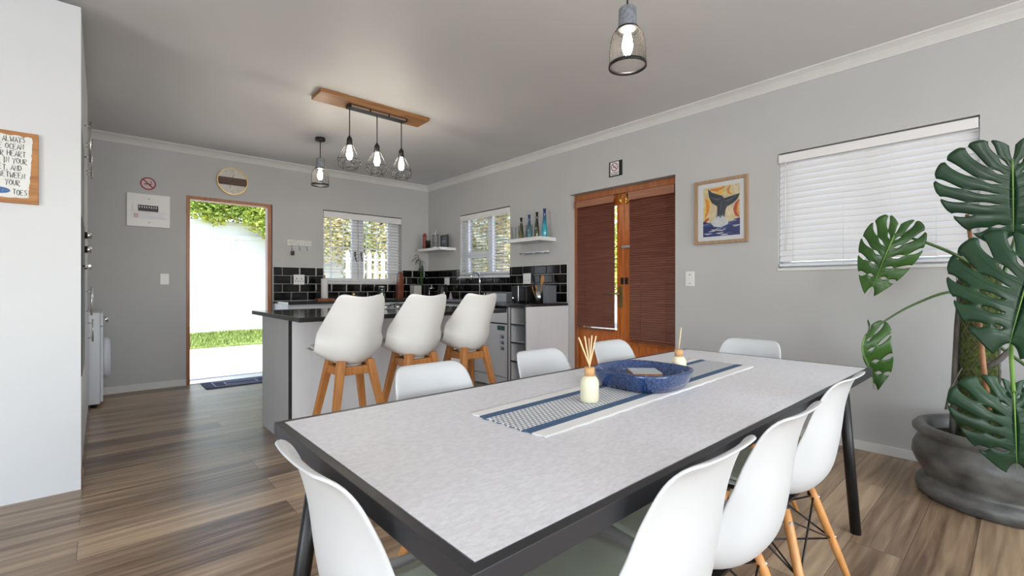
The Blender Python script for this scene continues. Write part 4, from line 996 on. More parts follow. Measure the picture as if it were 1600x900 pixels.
# switches / sockets
def plate(name, label, cat, c, w_, h_, n, marks):
    c = Vector(c); n = Vector(n); u = Vector((1, 0, 0)) if abs(n.y) > .5 else Vector((0, -1, 0)); v = Vector((0, 0, 1))
    t = thing(name, label, cat, c-v*h_/2)
    b = MB(); p = c-u*w_/2-v*h_/2; q = c+u*w_/2+v*h_/2+n*.009; b.box(p+n*.0005, q, .002); b.build('plate', 'plug', t)
    for i, (mx_, my_, mw, mh, m_) in enumerate(marks):
        b = MB(); o_ = c+u*mx_+v*my_+n*.009; b.box(o_-u*mw/2-v*mh/2, o_+u*mw/2+v*mh/2+n*.002); b.build('rocker' if m_ == 'plug' else 'pin_hole', m_, t)
plate('light_switch', 'white light switch plate on the back wall beside the open door', 'switch', (.518, YB, 1.19), .078, .118, (0, -1, 0), [(-.015, 0, .02, .05, 'plug'), (.015, 0, .02, .05, 'plug')])
plate('light_switch', 'white switch plate on the right wall beside the whale picture', 'switch', (XR, 1.973, 1.175), .078, .128, (-1, 0, 0), [(0, .035, .014, .008, 'grey'), (0, -.03, .03, .03, 'plug'), (0, -.04, .010, .008, 'grey')])
pins = [(-.03, .012, .008, .02, 'black'), (.03, .012, .008, .02, 'black'), (-.045, -.02, .01, .01, 'black'), (-.015, -.02, .01, .01, 'black'), (.015, -.02, .01, .01, 'black'), (.045, -.02, .01, .01, 'black')]
plate('wall_socket', 'white double wall socket on the black tiles near the open door', 'socket', (1.911, YB-.012, 1.20), .134, .128, (0, -1, 0), pins)
plate('wall_socket', 'white wall socket on the black tiles above the kettle', 'socket', (XR-.012, 5.75, 1.19), .12, .11, (-1, 0, 0), [(-.02, 0, .01, .01, 'black')])
plate('wall_socket', 'white double wall socket on the black tiles above the toaster', 'socket', (XR-.012, 4.028, 1.205), .128, .128, (-1, 0, 0), [(.03, -.02, .01, .01, 'black'), (-.03, -.02, .01, .01, 'grey'), (0, .03, .02, .012, 'plug')])

# whale picture
t = thing('whale_picture', 'framed painting of a whale tail over blue sea with orange sky', 'picture', (XR, 1.70, 1.46))
P0, P1, Q0, Q1 = 1.484, 1.923, 1.465, 2.003
b = MB(); fw = .026
for y0, y1, z0, z1 in ((P0, P0+fw, Q0, Q1), (P1-fw, P1, Q0, Q1), (P0+fw, P1-fw, Q0, Q0+fw), (P0+fw, P1-fw, Q1-fw, Q1)): b.box((XR-.028, y0, z0), (XR-.001, y1, z1))
b.build('frame', 'frame', t, bevel=.002)
MB().box((XR-.012, P0+fw, Q0+fw), (XR-.004, P1-fw, Q1-fw)).build('mat_board', 'paper', t)
# painted sheet, u from left (y=1.849) to right (y=1.548), 0..1 ; v up 0..1
cols = [('sky', (.78, .66, .40)), ('orange', (.80, .30, .04)), ('yellow', (.85, .58, .12)), ('red', (.55, .09, .03)), ('slate', (.055, .065, .085)), ('navy', (.03, .05, .19)), ('blue', (.10, .17, .42)), ('foam', (.72, .74, .76)), ('light', (.84, .74, .55)), ('slate2', (.12, .14, .18))]
pm = [mat('paint_'+n_, c_, .6, noise=.18, nscale=40) for n_, c_ in cols]; ci = {n_: i for i, (n_, _) in enumerate(cols)}
b = MB(); U, V, O_ = Vector((0, -.303, 0)), Vector((0, 0, .415)), Vector((XR-.0121, 1.850, 1.527))
lay = [0]
def pp(name, poly):
    lay[0] += 1; b.mi = ci[name]; b.prism(poly, O_+Vector((-.00010*lay[0], 0, 0)), U, V, (-.0001, 0, 0))
def sw(name, pts, w0):   # brush stroke
    L_, R2 = [], []
    for i, (x, y) in enumerate(pts):
        a = pts[min(i+1, len(pts)-1)]; c = pts[max(i-1, 0)]; dx, dy = a[0]-c[0], a[1]-c[1]; l_ = math.hypot(dx, dy) or 1; k = w0*math.sin(PI*(i+.4)/(len(pts)-.2))
        L_.append((min(1, max(0, x-dy/l_*k)), min(1, max(0, y+dx/l_*k)))); R2.append((min(1, max(0, x+dy/l_*k)), min(1, max(0, y-dx/l_*k))))
    pp(name, L_+R2[::-1])
pp('sky', [(0, 0), (1, 0), (1, 1), (0, 1)])
sw('yellow', [(.06, .35), (.08, .5), (.13, .62), (.18, .72), (.1, .8)], .07); sw('orange', [(.05, .4), (.12, .5), (.14, .6), (.11, .72), (.06, .78)], .045); sw('red', [(0, .30), (.08, .33), (.16, .38)], .03)
sw('orange', [(.2, .95), (.4, .93), (.6, .97)], .035); sw('yellow', [(.25, .86), (.45, .85), (.62, .9)], .04); sw('orange', [(.75, .98), (.69, .92), (.70, .85), (.78, .8)], .035); sw('light', [(.85, .95), (.92, .9), (.95, .8)], .05)
sw('red', [(.98, .68), (.90, .6), (.87, .5), (.90, .4), (.98, .35)], .045); sw('orange', [(.99, .62), (.94, .56), (.93, .46), (.98, .4)], .022); sw('light', [(.65, .6), (.72, .5), (.7, .4)], .08); sw('light', [(.3, .45), (.33, .55), (.3, .62)], .05)
pp('navy', [(0, 0), (1, 0), (1, .33), (.85, .31), (.7, .27), (.5, .25), (.3, .27), (.12, .29), (0, .32)])
rnd = random.Random(5)
for k in range(26):
    x, y = rnd.uniform(0, .85), rnd.uniform(.02, .27); sw(rnd.choice(['blue', 'foam', 'blue', 'foam']), [(x, y), (x+.08, y+rnd.uniform(-.02, .03)), (x+.2, y+rnd.uniform(-.01, .03))], rnd.uniform(.006, .014))
pp('foam', [(.22, .28), (.3, .2), (.5, .17), (.68, .22), (.72, .3), (.62, .36), (.56, .42), (.42, .42), (.34, .4), (.3, .33)])
pp('slate', [(.14, .98), (.17, .80), (.25, .68), (.40, .60), (.40, .50), (.37, .36), (.44, .40), (.48, .34), (.54, .40), (.60, .36), (.62, .50), (.66, .57), (.82, .62), (.95, .70), (1.0, .80), (.85, .78), (.70, .76), (.60, .745), (.57, .76), (.53, .80), (.40, .84), (.25, .89)])
sw('slate2', [(.22, .80), (.36, .74), (.52, .74)], .02); sw('slate2', [(.6, .68), (.75, .70), (.9, .76)], .015); sw('slate2', [(.52, .7), (.5, .58), (.47, .46)], .012)
for k in range(9): x = .36+k*.032; sw('foam', [(x, .22), (x+.005, .34), (x+rnd.uniform(-.01, .02), .42+rnd.uniform(-.03, .04))], .006)
b.build('painting', pm, t)
MB().box((XR-.0205, P0+fw-.002, Q0+fw-.002), (XR-.019, P1-fw+.002, Q1-fw+.002)).build('glass', 'glass', t)

# ------------------------------------------------------------ shelves and bottles
t = thing('wall_shelf', 'white floating shelf with bottles on the right wall beside the double doors', 'shelf', (3.72, 3.84, 1.62))
b = MB(); b.box((3.594, 3.57, 1.622), (XR-.0005, 4.11, 1.665)); b.build('board', 'slatwhite', t, bevel=.002)
t = thing('wall_shelf', 'white floating shelf in the far kitchen corner', 'shelf', (3.71, 5.9, 1.63))
b = MB(); b.box((3.575, 5.54, 1.635), (XR-.0005, 6.17, 1.675)); b.build('board', 'slatwhite', t, bevel=.002)
t = thing('magnetic_knife_rack', 'slim steel bar fixed to the wall under the bottle shelf', 'rack', (XR-.02, 3.87, 1.49))
b = MB(); b.box((XR-.012, 3.66, 1.495), (XR-.0005, 4.13, 1.525), .002); b.build('wall_bar', 'steel', t)
b = MB(); b.tube([(XR-.06, 3.68, 1.505), (XR-.06, 4.11, 1.505)], .008, 8); b.tube([(XR-.005, 3.70, 1.51), (XR-.06, 3.70, 1.505)], .005, 6); b.tube([(XR-.005, 4.09, 1.51), (XR-.06, 4.09, 1.505)], .005, 6); b.build('rail', 'steel', t)
bm_ = {'teal': glass_mat('teal_glass', (.05, .50, .62), .2), 'blue': glass_mat('deep_blue_glass', (.06, .16, .34), .2), 'green': glass_mat('dark_green_glass', (.06, .10, .07), .2), 'amber': glass_mat('olive_glass', (.30, .24, .08), .2)}
def two_tone(name, c1, c2, zm):
    m = mat(name, c1, .08, coat=.5, trans=.25); nt = m.node_tree; bs = nt.nodes['Principled BSDF']
    tc = nt.nodes.new('ShaderNodeTexCoord'); sx = nt.nodes.new('ShaderNodeSeparateXYZ'); nt.links.new(tc.outputs['Object'], sx.inputs[0])
    mr = nt.nodes.new('ShaderNodeMapRange'); mr.inputs[1].default_value = zm-.06; mr.inputs[2].default_value = zm+.06; nt.links.new(sx.outputs[2], mr.inputs[0])
    mx = nt.nodes.new('ShaderNodeMix'); mx.data_type = 'RGBA'; mx.inputs[6].default_value = (*c1, 1); mx.inputs[7].default_value = (*c2, 1); nt.links.new(mr.outputs[0], mx.inputs[0]); nt.links.new(mx.outputs[2], bs.inputs['Base Color'])
    return m
def bottle(y, h, rb, m_, label, x=3.70, z=1.6655):
    b = MB(); b.lathe([(.0001, 0), (rb*.93, 0), (rb, .006), (rb*.98, h*.25), (rb*.72, h*.48), (rb*.50, h*.72), (rb*.46, h*.96), (rb*.56, h*.965), (rb*.56, h), (rb*.36, h), (rb*.34, h*.94), (.0001, h*.93)], (x, y, z), 24)
    tag(b.build('glass_bottle', m_), label, 'bottle', 'bottles on the shelf')
bottle(3.572+.03, .315, .034, two_tone('teal_bottle', (.02, .40, .55), (.02, .06, .20), .17), 'tall teal bottle with blue neck at the right end of the shelf')
bottle(3.723, .29, .030, two_tone('dark_bottle', (.10, .13, .05), (.015, .02, .025), .10), 'tall near black bottle, second from the right on the shelf')
bottle(3.849, .275, .031, two_tone('blue_bottle', (.15, .42, .52), (.03, .08, .22), .12), 'tall blue bottle, third from the right on the shelf')
bottle(3.985, .255, .031, two_tone('olive_bottle', (.32, .26, .07), (.02, .02, .02), .13), 'olive coloured bottle with dark neck behind the tumblers on the shelf')
for (y, x, l_) in ((4.07, 3.66, 'clear glass tumbler at the left end of the bottle shelf'), (3.93, 3.64, 'clear glass tumbler in front of the olive bottle'), (3.775, 3.64, 'clear glass tumbler between the blue and the near black bottle'), (3.87, 3.64, 'clear glass tumbler next to the blue bottle')):
    b = MB(); b.lathe([(.0001, 0), (.026, 0), (.031, .15), (.029, .15), (.0245, .008), (.0001, .008)], (x, y, 1.6655), 24); tag(b.build('glass_tumbler', 'jar'), l_, 'glass', 'tumblers on the bottle shelf')
# corner shelf things
b = MB(); b.lathe([(.0001, 0), (.030, 0), (.032, .02), (.026, .10), (.030, .13), (.024, .16), (.030, .19), (.020, .23), (.0001, .24)], (3.64, 6.06, 1.6755), 20); tag(b.build('pepper_mill', [mat('red_lacquer', (.22, .03, .02), .3)]), 'dark red pepper mill at the left of the corner shelf', 'pepper mill')
b = MB(); b.lathe([(.0001, 0), (.032, 0), (.032, .10), (.034, .105), (.034, .12), (.0001, .12)], (3.64, 5.96, 1.6755), 20); tag(b.build('spice_jar', 'black'), 'small black jar between the red mill and the coffee press', 'jar')
t = thing('coffee_press', 'glass and steel coffee press on the corner shelf', 'coffee press', (3.68, 5.82, 1.6755))
b = MB(); b.lathe([(.0001, 0), (.042, 0), (.042, .19), (.040, .19), (.040, .004), (.0001, .004)], (3.68, 5.82, 1.68), 24); b.build('beaker', 'jar', t)
b = MB(); b.lathe([(.0001, 0), (.045, 0), (.045, .03), (.043, .03), (.043, .005), (.0001, .005)], (3.68, 5.82, 1.6755), 24); b.lathe([(.0001, .20), (.046, .195), (.046, .205), (.02, .215), (.006, .22), (.006, .245), (.03, .247), (.03, .255), (.0001, .257)], (3.68, 5.82, 1.6755), 24); b.lathe([(.0001, .08), (.038, .08), (.038, .085), (.0001, .085)], (3.68, 5.82, 1.6755), 20); b.build('metal_frame', 'steel', t)
t = thing('photo_frame', 'small black frame standing at the right end of the corner shelf', 'picture frame', (3.72, 5.64, 1.6755))
b = MB(); b.box((3.715, 5.56, 1.6755), (3.735, 5.745, 1.86), .002); b.build('frame', 'black', t)
b = MB(); b.box((3.7135, 5.585, 1.70), (3.7148, 5.72, 1.835)); b.build('dark_print', mat('dark_print', (.02, .02, .025), .3), t)
b = MB(); b.box((3.7125, 5.60, 1.765), (3.7134, 5.705, 1.775)); b.box((3.7125, 5.615, 1.745), (3.7134, 5.69, 1.75)); b.build('pale_lines', 'grey', t)

# ------------------------------------------------------------ things on the worktops
WZ = .9285
t = thing('paper_towel_holder', 'paper towel roll on a reddish wooden base under the back window', 'paper towel', (2.155, 6.06, WZ))
b = MB(); b.box((2.055, 6.0, WZ), (2.262, 6.13, WZ+.028), .003); b.build('wooden_base', 'framewood', t)
b = MB(); b.lathe([(.018, .03), (.040, .03), (.042, .035), (.042, .28), (.040, .285), (.018, .285), (.018, .03)], (2.155, 6.06, WZ), 28); b.build('paper_roll', mat('tissue', (.72, .71, .70), .9, bump=.3), t)
b = MB(); b.cyl((2.155, 6.06, WZ+.028), (2.155, 6.06, WZ+.31), .008, 10); b.sphere((2.155, 6.06, WZ+.315), .013); b.build('post', 'framewood', t)
b = MB(); b.lathe([(.0001, 0), (.022, 0), (.028, .02), (.012, .045), (.020, .06), (.028, .08), (.010, .10), (.0001, .10)], (2.55, 6.08, WZ), 16); tag(b.build('gold_ornament', 'brass'), 'little gold ornament on the back worktop right of the paper towel', 'ornament')
for k, x in enumerate((2.70, 2.80)):
    b = MB(); b.lathe([(.0001, 0), (.032, 0), (.034, .01), (.034, .085), (.026, .095), (.026, .11), (.0001, .112)], (x, 6.08, WZ), 20); tag(b.build('glass_jar', 'jar'), ['clear glass jar on the back worktop next to the gold ornament', 'clear glass jar on the back worktop next to the tall green tinted jar'][k], 'jar', 'glass jars on the back worktop')
t = thing('storage_jar', 'tall green tinted glass jar with lid on the back worktop', 'jar', (2.95, 6.06, WZ))
b = MB(); b.lathe([(.0001, 0), (.05, 0), (.055, .01), (.055, .15), (.045, .165), (.0001, .166)], (2.95, 6.06, WZ), 24); b.build('jar', glass_mat('green_tinted_glass', (.42, .52, .46), .3), t)
b = MB(); b.lathe([(.0001, .166), (.048, .166), (.048, .185), (.0001, .195)], (2.95, 6.06, WZ), 24); b.build('lid', 'steel', t)
t = thing('knife_block', 'tall reddish wooden knife block with brass rivets at the right of the back window', 'knife block', (3.21, 6.05, WZ))
b = MB(); b.prism([(3.17, 0), (3.255, 0), (3.26, .30), (3.23, .40), (3.19, .37)], (0, 6.0, WZ), (1, 0, 0), (0, 0, 1), (0, .08, 0)); b.build('block', mat('red_brown_wood', (.20, .045, .018), .35, noise=.4, nscale=12), t, bevel=.004)
b = MB()
for z in (.03, .07, .11, .30): b.cyl((3.185, 6.0, WZ+z), (3.185, 5.994, WZ+z), .006, 10); b.cyl((3.245, 6.0, WZ+z), (3.245, 5.994, WZ+z), .006, 10)
b.build('rivets', 'brass', t)
b = MB(); b.box((3.425, 5.99, WZ), (3.545, 6.12, WZ+.20), .006); tag(b.build('bread_tin', [mat('cream_tin', (.50, .48, .44), .3)]), 'cream metal tin on the corner of the worktop', 'tin')
t = thing('coffee_machine', 'slim black coffee machine in the kitchen corner', 'coffee machine', (3.62, 6.0, WZ))
b = MB(); b.box((3.57, 5.96, WZ), (3.68, 6.18, WZ+.21), .012); b.build('body', 'black', t); b = MB(); b.box((3.575, 5.955, WZ+.02), (3.582, 5.9595, WZ+.19)); b.build('chrome_strip', 'chrome', t)
# lucky bamboo
t = thing('bamboo_plant', 'lucky bamboo plant with narrow dark leaves below the corner shelf', 'plant', (3.66, 6.13, WZ))
b = MB(); b.lathe([(.0001, 0), (.04, 0), (.048, .09), (.044, .09), (.038, .07), (.0001, .07)], (3.71, 6.23, WZ), 20); b.build('vase', 'black', t)
b = MB(); rnd = random.Random(9); stems = []
for k in range(3):
    dx = -.03*k; p = [(3.71, 6.23, WZ+.04), (3.70+dx*.5, 6.22, WZ+.2), (3.69+dx, 6.21-.01*k, WZ+.40+.06*k), (3.68+dx*1.2, 6.20, WZ+.55+.06*k)]; stems.append(p); b.tube(p, .005, 7)
b.build('stem', 'petiole', t)
for p in stems:
    for k in range(7):
        c = Vector(p[2]).lerp(Vector(p[3]), k/6.) if k > 2 else Vector(p[1]).lerp(Vector(p[2]), .4+k/4.); a = rnd.uniform(0, 2*PI); l_ = rnd.uniform(.10, .16)
        d = Vector((math.cos(a)*.8-.3, math.sin(a)*.5-.3, rnd.uniform(-.5, .5))).normalized(); s_ = d.cross(Vector((0, 0, 1))).normalized()*.011
        q = [c+d*l_*f_+Vector((0, 0, -.05*f_*f_)) for f_ in (0, .35, .7, 1)]
        for e_ in q: e_.x = min(e_.x, XR-.02); e_.y = min(e_.y, YB-.02)
        b = MB(); wv = (.3, 1, .7, .05); L_ = [b.bm.verts.new(q[i]+s_*wv[i]) for i in range(4)]; R2 = [b.bm.verts.new(q[i]-s_*wv[i]) for i in range(4)]
        for i in range(3): b._f([L_[i], L_[i+1], R2[i+1], R2[i]], True)
        b.build('leaf', 'leaf', t, solid=.001)
# kettle
t = thing('electric_kettle', 'black electric kettle on the worktop below the corner shelf', 'kettle', (3.62, 5.55, WZ))
b = MB(); b.lathe([(.0001, 0), (.075, 0), (.078, .02), (.0001, .022)], (3.62, 5.55, WZ), 28); b.build('base', 'black', t)
b = MB(); b.lathe([(.0001, .022), (.07, .022), (.073, .05), (.066, .14), (.055, .195), (.052, .20), (.0001, .215)], (3.62, 5.55, WZ), 28); b.tube([(3.62, 5.60, WZ+.17), (3.62, 5.64, WZ+.195)], [.02, .012], 10); b.build('body', 'black', t)
b = MB(); b.tube([(3.62, 5.50, WZ+.20), (3.62, 5.455, WZ+.205), (3.62, 5.43, WZ+.17), (3.62, 5.435, WZ+.08), (3.62, 5.48, WZ+.05)], .011, 10); b.build('handle', 'black', t)
t = thing('glass_teapot', 'clear glass cafetiere with chrome band left of the black kettle', 'coffee pot', (3.60, 5.80, WZ))
b = MB(); b.lathe([(.0001, 0), (.045, 0), (.045, .15), (.043, .15), (.043, .004), (.0001, .004)], (3.60, 5.80, WZ), 24); b.build('beaker', 'jar', t)
b = MB(); b.lathe([(.046, .0), (.047, .0), (.047, .03), (.046, .03)], (3.60, 5.80, WZ), 24); b.lathe([(.0001, .17), (.047, .152), (.047, .158), (.01, .175), (.005, .20), (.012, .205), (.0001, .215)], (3.60, 5.80, WZ), 24); b.tube([(3.56, 5.77, WZ+.14), (3.53, 5.75, WZ+.13), (3.53, 5.75, WZ+.04), (3.56, 5.77, WZ+.02)], .006, 8); b.build('metal_frame', 'chrome', t)
# washing-up things
t = thing('soap_bottle', 'small green washing up bottle beside the sink', 'bottle', (3.50, 5.17+.15, WZ))
b = MB(); b.lathe([(.0001, 0), (.024, 0), (.026, .01), (.026, .07), (.015, .085), (.0001, .085)], (3.50, 5.32, WZ), 18); b.build('bottle', mat('soap_green', (.10, .30, .20), .25), t); b = MB(); b.lathe([(.0001, .085), (.012, .085), (.010, .11), (.0001, .112)], (3.50, 5.32, WZ), 14); b.build('cap', 'plug', t)
b = MB(); b.box((3.33, 5.37, WZ), (3.42, 5.47, WZ+.035), .012); tag(b.build('dish_cloth', [mat('grey_cloth', (.33, .36, .40), .9, bump=.5)]), 'folded grey cloth beside the sink', 'cloth')
b = MB(); b.box((3.30, 5.235, WZ), (3.38, 5.345, WZ+.032), .008); tag(b.build('yellow_sponge', [mat('sponge_yellow', (.45, .48, .06), .9, bump=.6)]), 'yellow green sponge beside the sink', 'sponge')
b = MB(); b.lathe([(.0001, 0), (.03, 0), (.032, .02), (.02, .05), (.012, .09), (.0001, .105)], (3.60, 5.31, WZ), 14); tag(b.build('amethyst_ornament', [mat('pale_purple', (.32, .26, .34), .5)]), 'small pale purple pointed ornament behind the sponge', 'ornament')
# chrome tray / dish rack
t = thing('storage_tray', 'low pale grey ribbed tray against the tiles left of the toaster', 'tray', (3.66, 4.2, WZ))
b = MB(); b.box((3.55, 4.09, WZ), (3.74, 4.46, WZ+.010)); b.box((3.55, 4.09, WZ+.01), (3.556, 4.46, WZ+.10)); b.box((3.734, 4.09, WZ+.01), (3.74, 4.46, WZ+.10)); b.box((3.556, 4.09, WZ+.01), (3.734, 4.096, WZ+.10)); b.box((3.556, 4.454, WZ+.01), (3.734, 4.46, WZ+.10)); b.build('tray_body', mat('pale_grey_tin', (.38, .40, .44), .35, metal=.3), t, bevel=.003)
# toaster
t = thing('toaster', 'black toaster with chrome band at the right end of the worktop', 'toaster', (3.58, 3.86, WZ))
b = MB(); b.box((3.50, 3.70, WZ+.008), (3.66, 3.94, WZ+.185), .022); b.build('body', 'black', t)
b = MB(); b.box((3.498, 3.815, WZ+.012), (3.662, 3.823, WZ+.19), .002); b.build('chrome_band', 'chrome', t)
b = MB(); b.box((3.555, 3.73, WZ+.1851), (3.57, 3.91, WZ+.187)); b.box((3.595, 3.73, WZ+.1851), (3.61, 3.91, WZ+.187)); b.build('slots', 'grey', t)
b = MB(); b.cyl((3.50, 3.90, WZ+.05), (3.490, 3.90, WZ+.05), .011, 12); b.build('dial', 'chrome', t)
b = MB(); [b.cyl((x, y, WZ), (x, y, WZ+.012), .012, 8) for x in (3.53, 3.63) for y in (3.73, 3.91)]; b.build('feet', 'black', t)
# utensil pot
t = thing('utensil_pot', 'steel utensil pot beside the toaster', 'utensil pot', (3.63, 3.62, WZ))
b = MB(); b.lathe([(.0001, 0), (.045, 0), (.047, .13), (.045, .13), (.043, .006), (.0001, .006)], (3.63, 3.62, WZ), 24); b.build('pot', 'steel', t)
sp_ = mat('spoon_wood', (.55, .26, .08), .5, noise=.3)
def spoon(x, y, tx, ty, zt, head, label, m_=sp_):
    b = MB(); p, q = Vector((x, y, WZ+.02)), Vector((tx, ty, zt)); b.tube([p, q], .006, 8)
    d = (q-p).normalized(); c = q+d*head[1]*.8
    b.ring_loft([[c+d*head[1]*math.sin(e_)+(Vector((0, 1, 0))*math.cos(a)*head[0]+Vector((1, 0, 0))*math.sin(a)*.006)*max(.02, math.cos(e_)) for a in [2*PI*k/12 for k in range(12)]] for e_ in [-PI/2+PI*k/8 for k in range(9)]], True)
    tag(b.build('cooking_spoon', m_), label, 'spoon', 'utensils in the steel pot')
spoon(3.63, 3.60, 3.62, 3.565, 1.15, (.030, .048), 'big pale wooden slotted spoon leaning right in the utensil pot')
spoon(3.64, 3.63, 3.63, 3.66, 1.09, (.016, .02), 'short wooden spatula upright in the utensil pot')
spoon(3.62, 3.64, 3.61, 3.70, 1.08, (.014, .02), 'short wooden spatula leaning left in the utensil pot')
spoon(3.65, 3.64, 3.65, 3.72, 1.17, (.03, .05), 'black kitchen spatula behind the wooden ones in the utensil pot', M['black'])
b = MB(); b.box((3.60, 3.46, WZ), (3.74, 3.53, WZ+.19), .004); tag(b.build('grey_canister', [mat('slate_grey_tin', (.16, .18, .21), .35, metal=.3)]), 'upright slate grey box at the very end of the worktop', 'box')

# door mat
t = thing('door_mat', 'dark blue door mat with pale rectangles inside the open back door', 'door mat', (1.42, 6.08, 0))
b = MB(); b.box((.845, 5.88, .0005), (2.0-.42, 6.28, .008), .003); b.build('mat', 'mat', t)
b = MB()
for k in (0, 1):
    i = .07+.085*k; x0, x1, y0, y1 = .845+i*1.3, 1.58-i*1.3, 5.88+i*.8, 6.28-i*.8; w_ = .012
    for q in (((x0, y0), (x1, y0+w_)), ((x0, y1-w_), (x1, y1)), ((x0, y0), (x0+w_, y1)), ((x1-w_, y0), (x1, y1))): b.box((q[0][0], q[0][1], .008), (q[1][0], q[1][1], .0095))
b.build('pale_lines', 'matl', t)

# ------------------------------------------------------------ potted monstera
PX, PY = 3.42, .10
t = thing('potted_monstera', 'large monstera on a moss pole in a round dark stone pot', 'potted plant', (PX, PY, 0))
b = MB(); b.lathe([(.0001, 0), (.300, 0), (.318, .010), (.326, .035), (.322, .062), (.308, .078), (.292, .084), (.285, .096), (.298, .120), (.322, .160), (.340, .205), (.336, .250), (.318, .290), (.304, .305), (.314, .318), (.336, .332), (.338, .350), (.326, .366), (.305, .372), (.285, .366), (.272, .35), (.275, .30), (.27, .28), (.0001, .28)], (PX, PY, 0), 64); b.build('pot', 'pot', t)
b = MB(); b.lathe([(.0001, .315), (.15, .312), (.278, .30), (.278, .282), (.0001, .282)], (PX, PY, 0), 40); b.build('soil', 'soil', t)
b = MB(); mp_ = Vector((3.40, .175, 0)); rnd = random.Random(11)
rings = []
for i in range(40):
    z = .30+i*(.95/39); rings.append([Vector((mp_.x+(.076+rnd.uniform(-.006, .006))*math.cos(2*PI*k/28), mp_.y+(.076+rnd.uniform(-.006, .006))*math.sin(2*PI*k/28), z)) for k in range(28)])
b.ring_loft(rings, True)
for i in range(900):
    a, z = rnd.uniform(0, 2*PI), rnd.uniform(.31, 1.24); n_ = Vector((math.cos(a), math.sin(a), 0)); p = mp_+n_*.074+Vector((0, 0, z)); d = (n_+Vector((rnd.gauss(0, .5), rnd.gauss(0, .5), rnd.gauss(0, .6)))).normalized()*rnd.uniform(.01, .022)
    s_ = n_.cross(Vector((0, 0, 1)))*.003; b._f([b.bm.verts.new(p-s_), b.bm.verts.new(p+s_), b.bm.verts.new(p+d)])
b.mi = 1
for k in range(12):
    for sg in (1, -1): b.tube([(mp_.x+.082*math.cos(2*PI*k/12+sg*i*.32), mp_.y+.082*math.sin(2*PI*k/12+sg*i*.32), .32+i*.05) for i in range(19)], .0011, 4)
b.build('moss_pole', ['moss', 'barkstick'], t)
def ptn(px, py, tt):   # a point at forward depth tt (metres) in the plant's own corner of the room
    Fv = Vector((math.sin(YAW), math.cos(YAW), 0)); Rv = Vector((math.cos(YAW), -math.sin(YAW), 0))
    return Vector((0, 0, 1.1))+(Fv+Rv*(px-800)/720.+Vector((0, 0, (449-py)/720.)))*tt
b = MB(); b.tube([(3.36, .27, .30), (3.365, .262, .6), (3.36, .25, .9), (3.37, .235, 1.15)], [.014, .013, .013, .012], 10); b.build('wooden_stake', 'barkstick', t)
b = MB(); b.tube([ptn(1545, 640, 2.20), ptn(1537, 575, 2.20), ptn(1527, 470, 2.22), ptn(1519, 390, 2.24), ptn(1511, 335, 2.25)], [.011, .011, .010, .009, .008], 10); b.build('bamboo_stake', 'bamboo', t)
b = MB(); b.tube([ptn(1478, 640, 2.28), ptn(1484, 610, 2.28), ptn(1494, 590, 2.27), ptn(1503, 575, 2.27)], [.006, .005, .004, .002], 7); b.tube([ptn(1562, 650, 2.3), ptn(1561, 540, 2.3), ptn(1566, 470, 2.3)], .004, 6); b.tube([ptn(1540, 575, 2.28), ptn(1562, 562, 2.25), ptn(1580, 545, 2.22)], .012, 8); b.build('aerial_roots', 'barkstick', t)

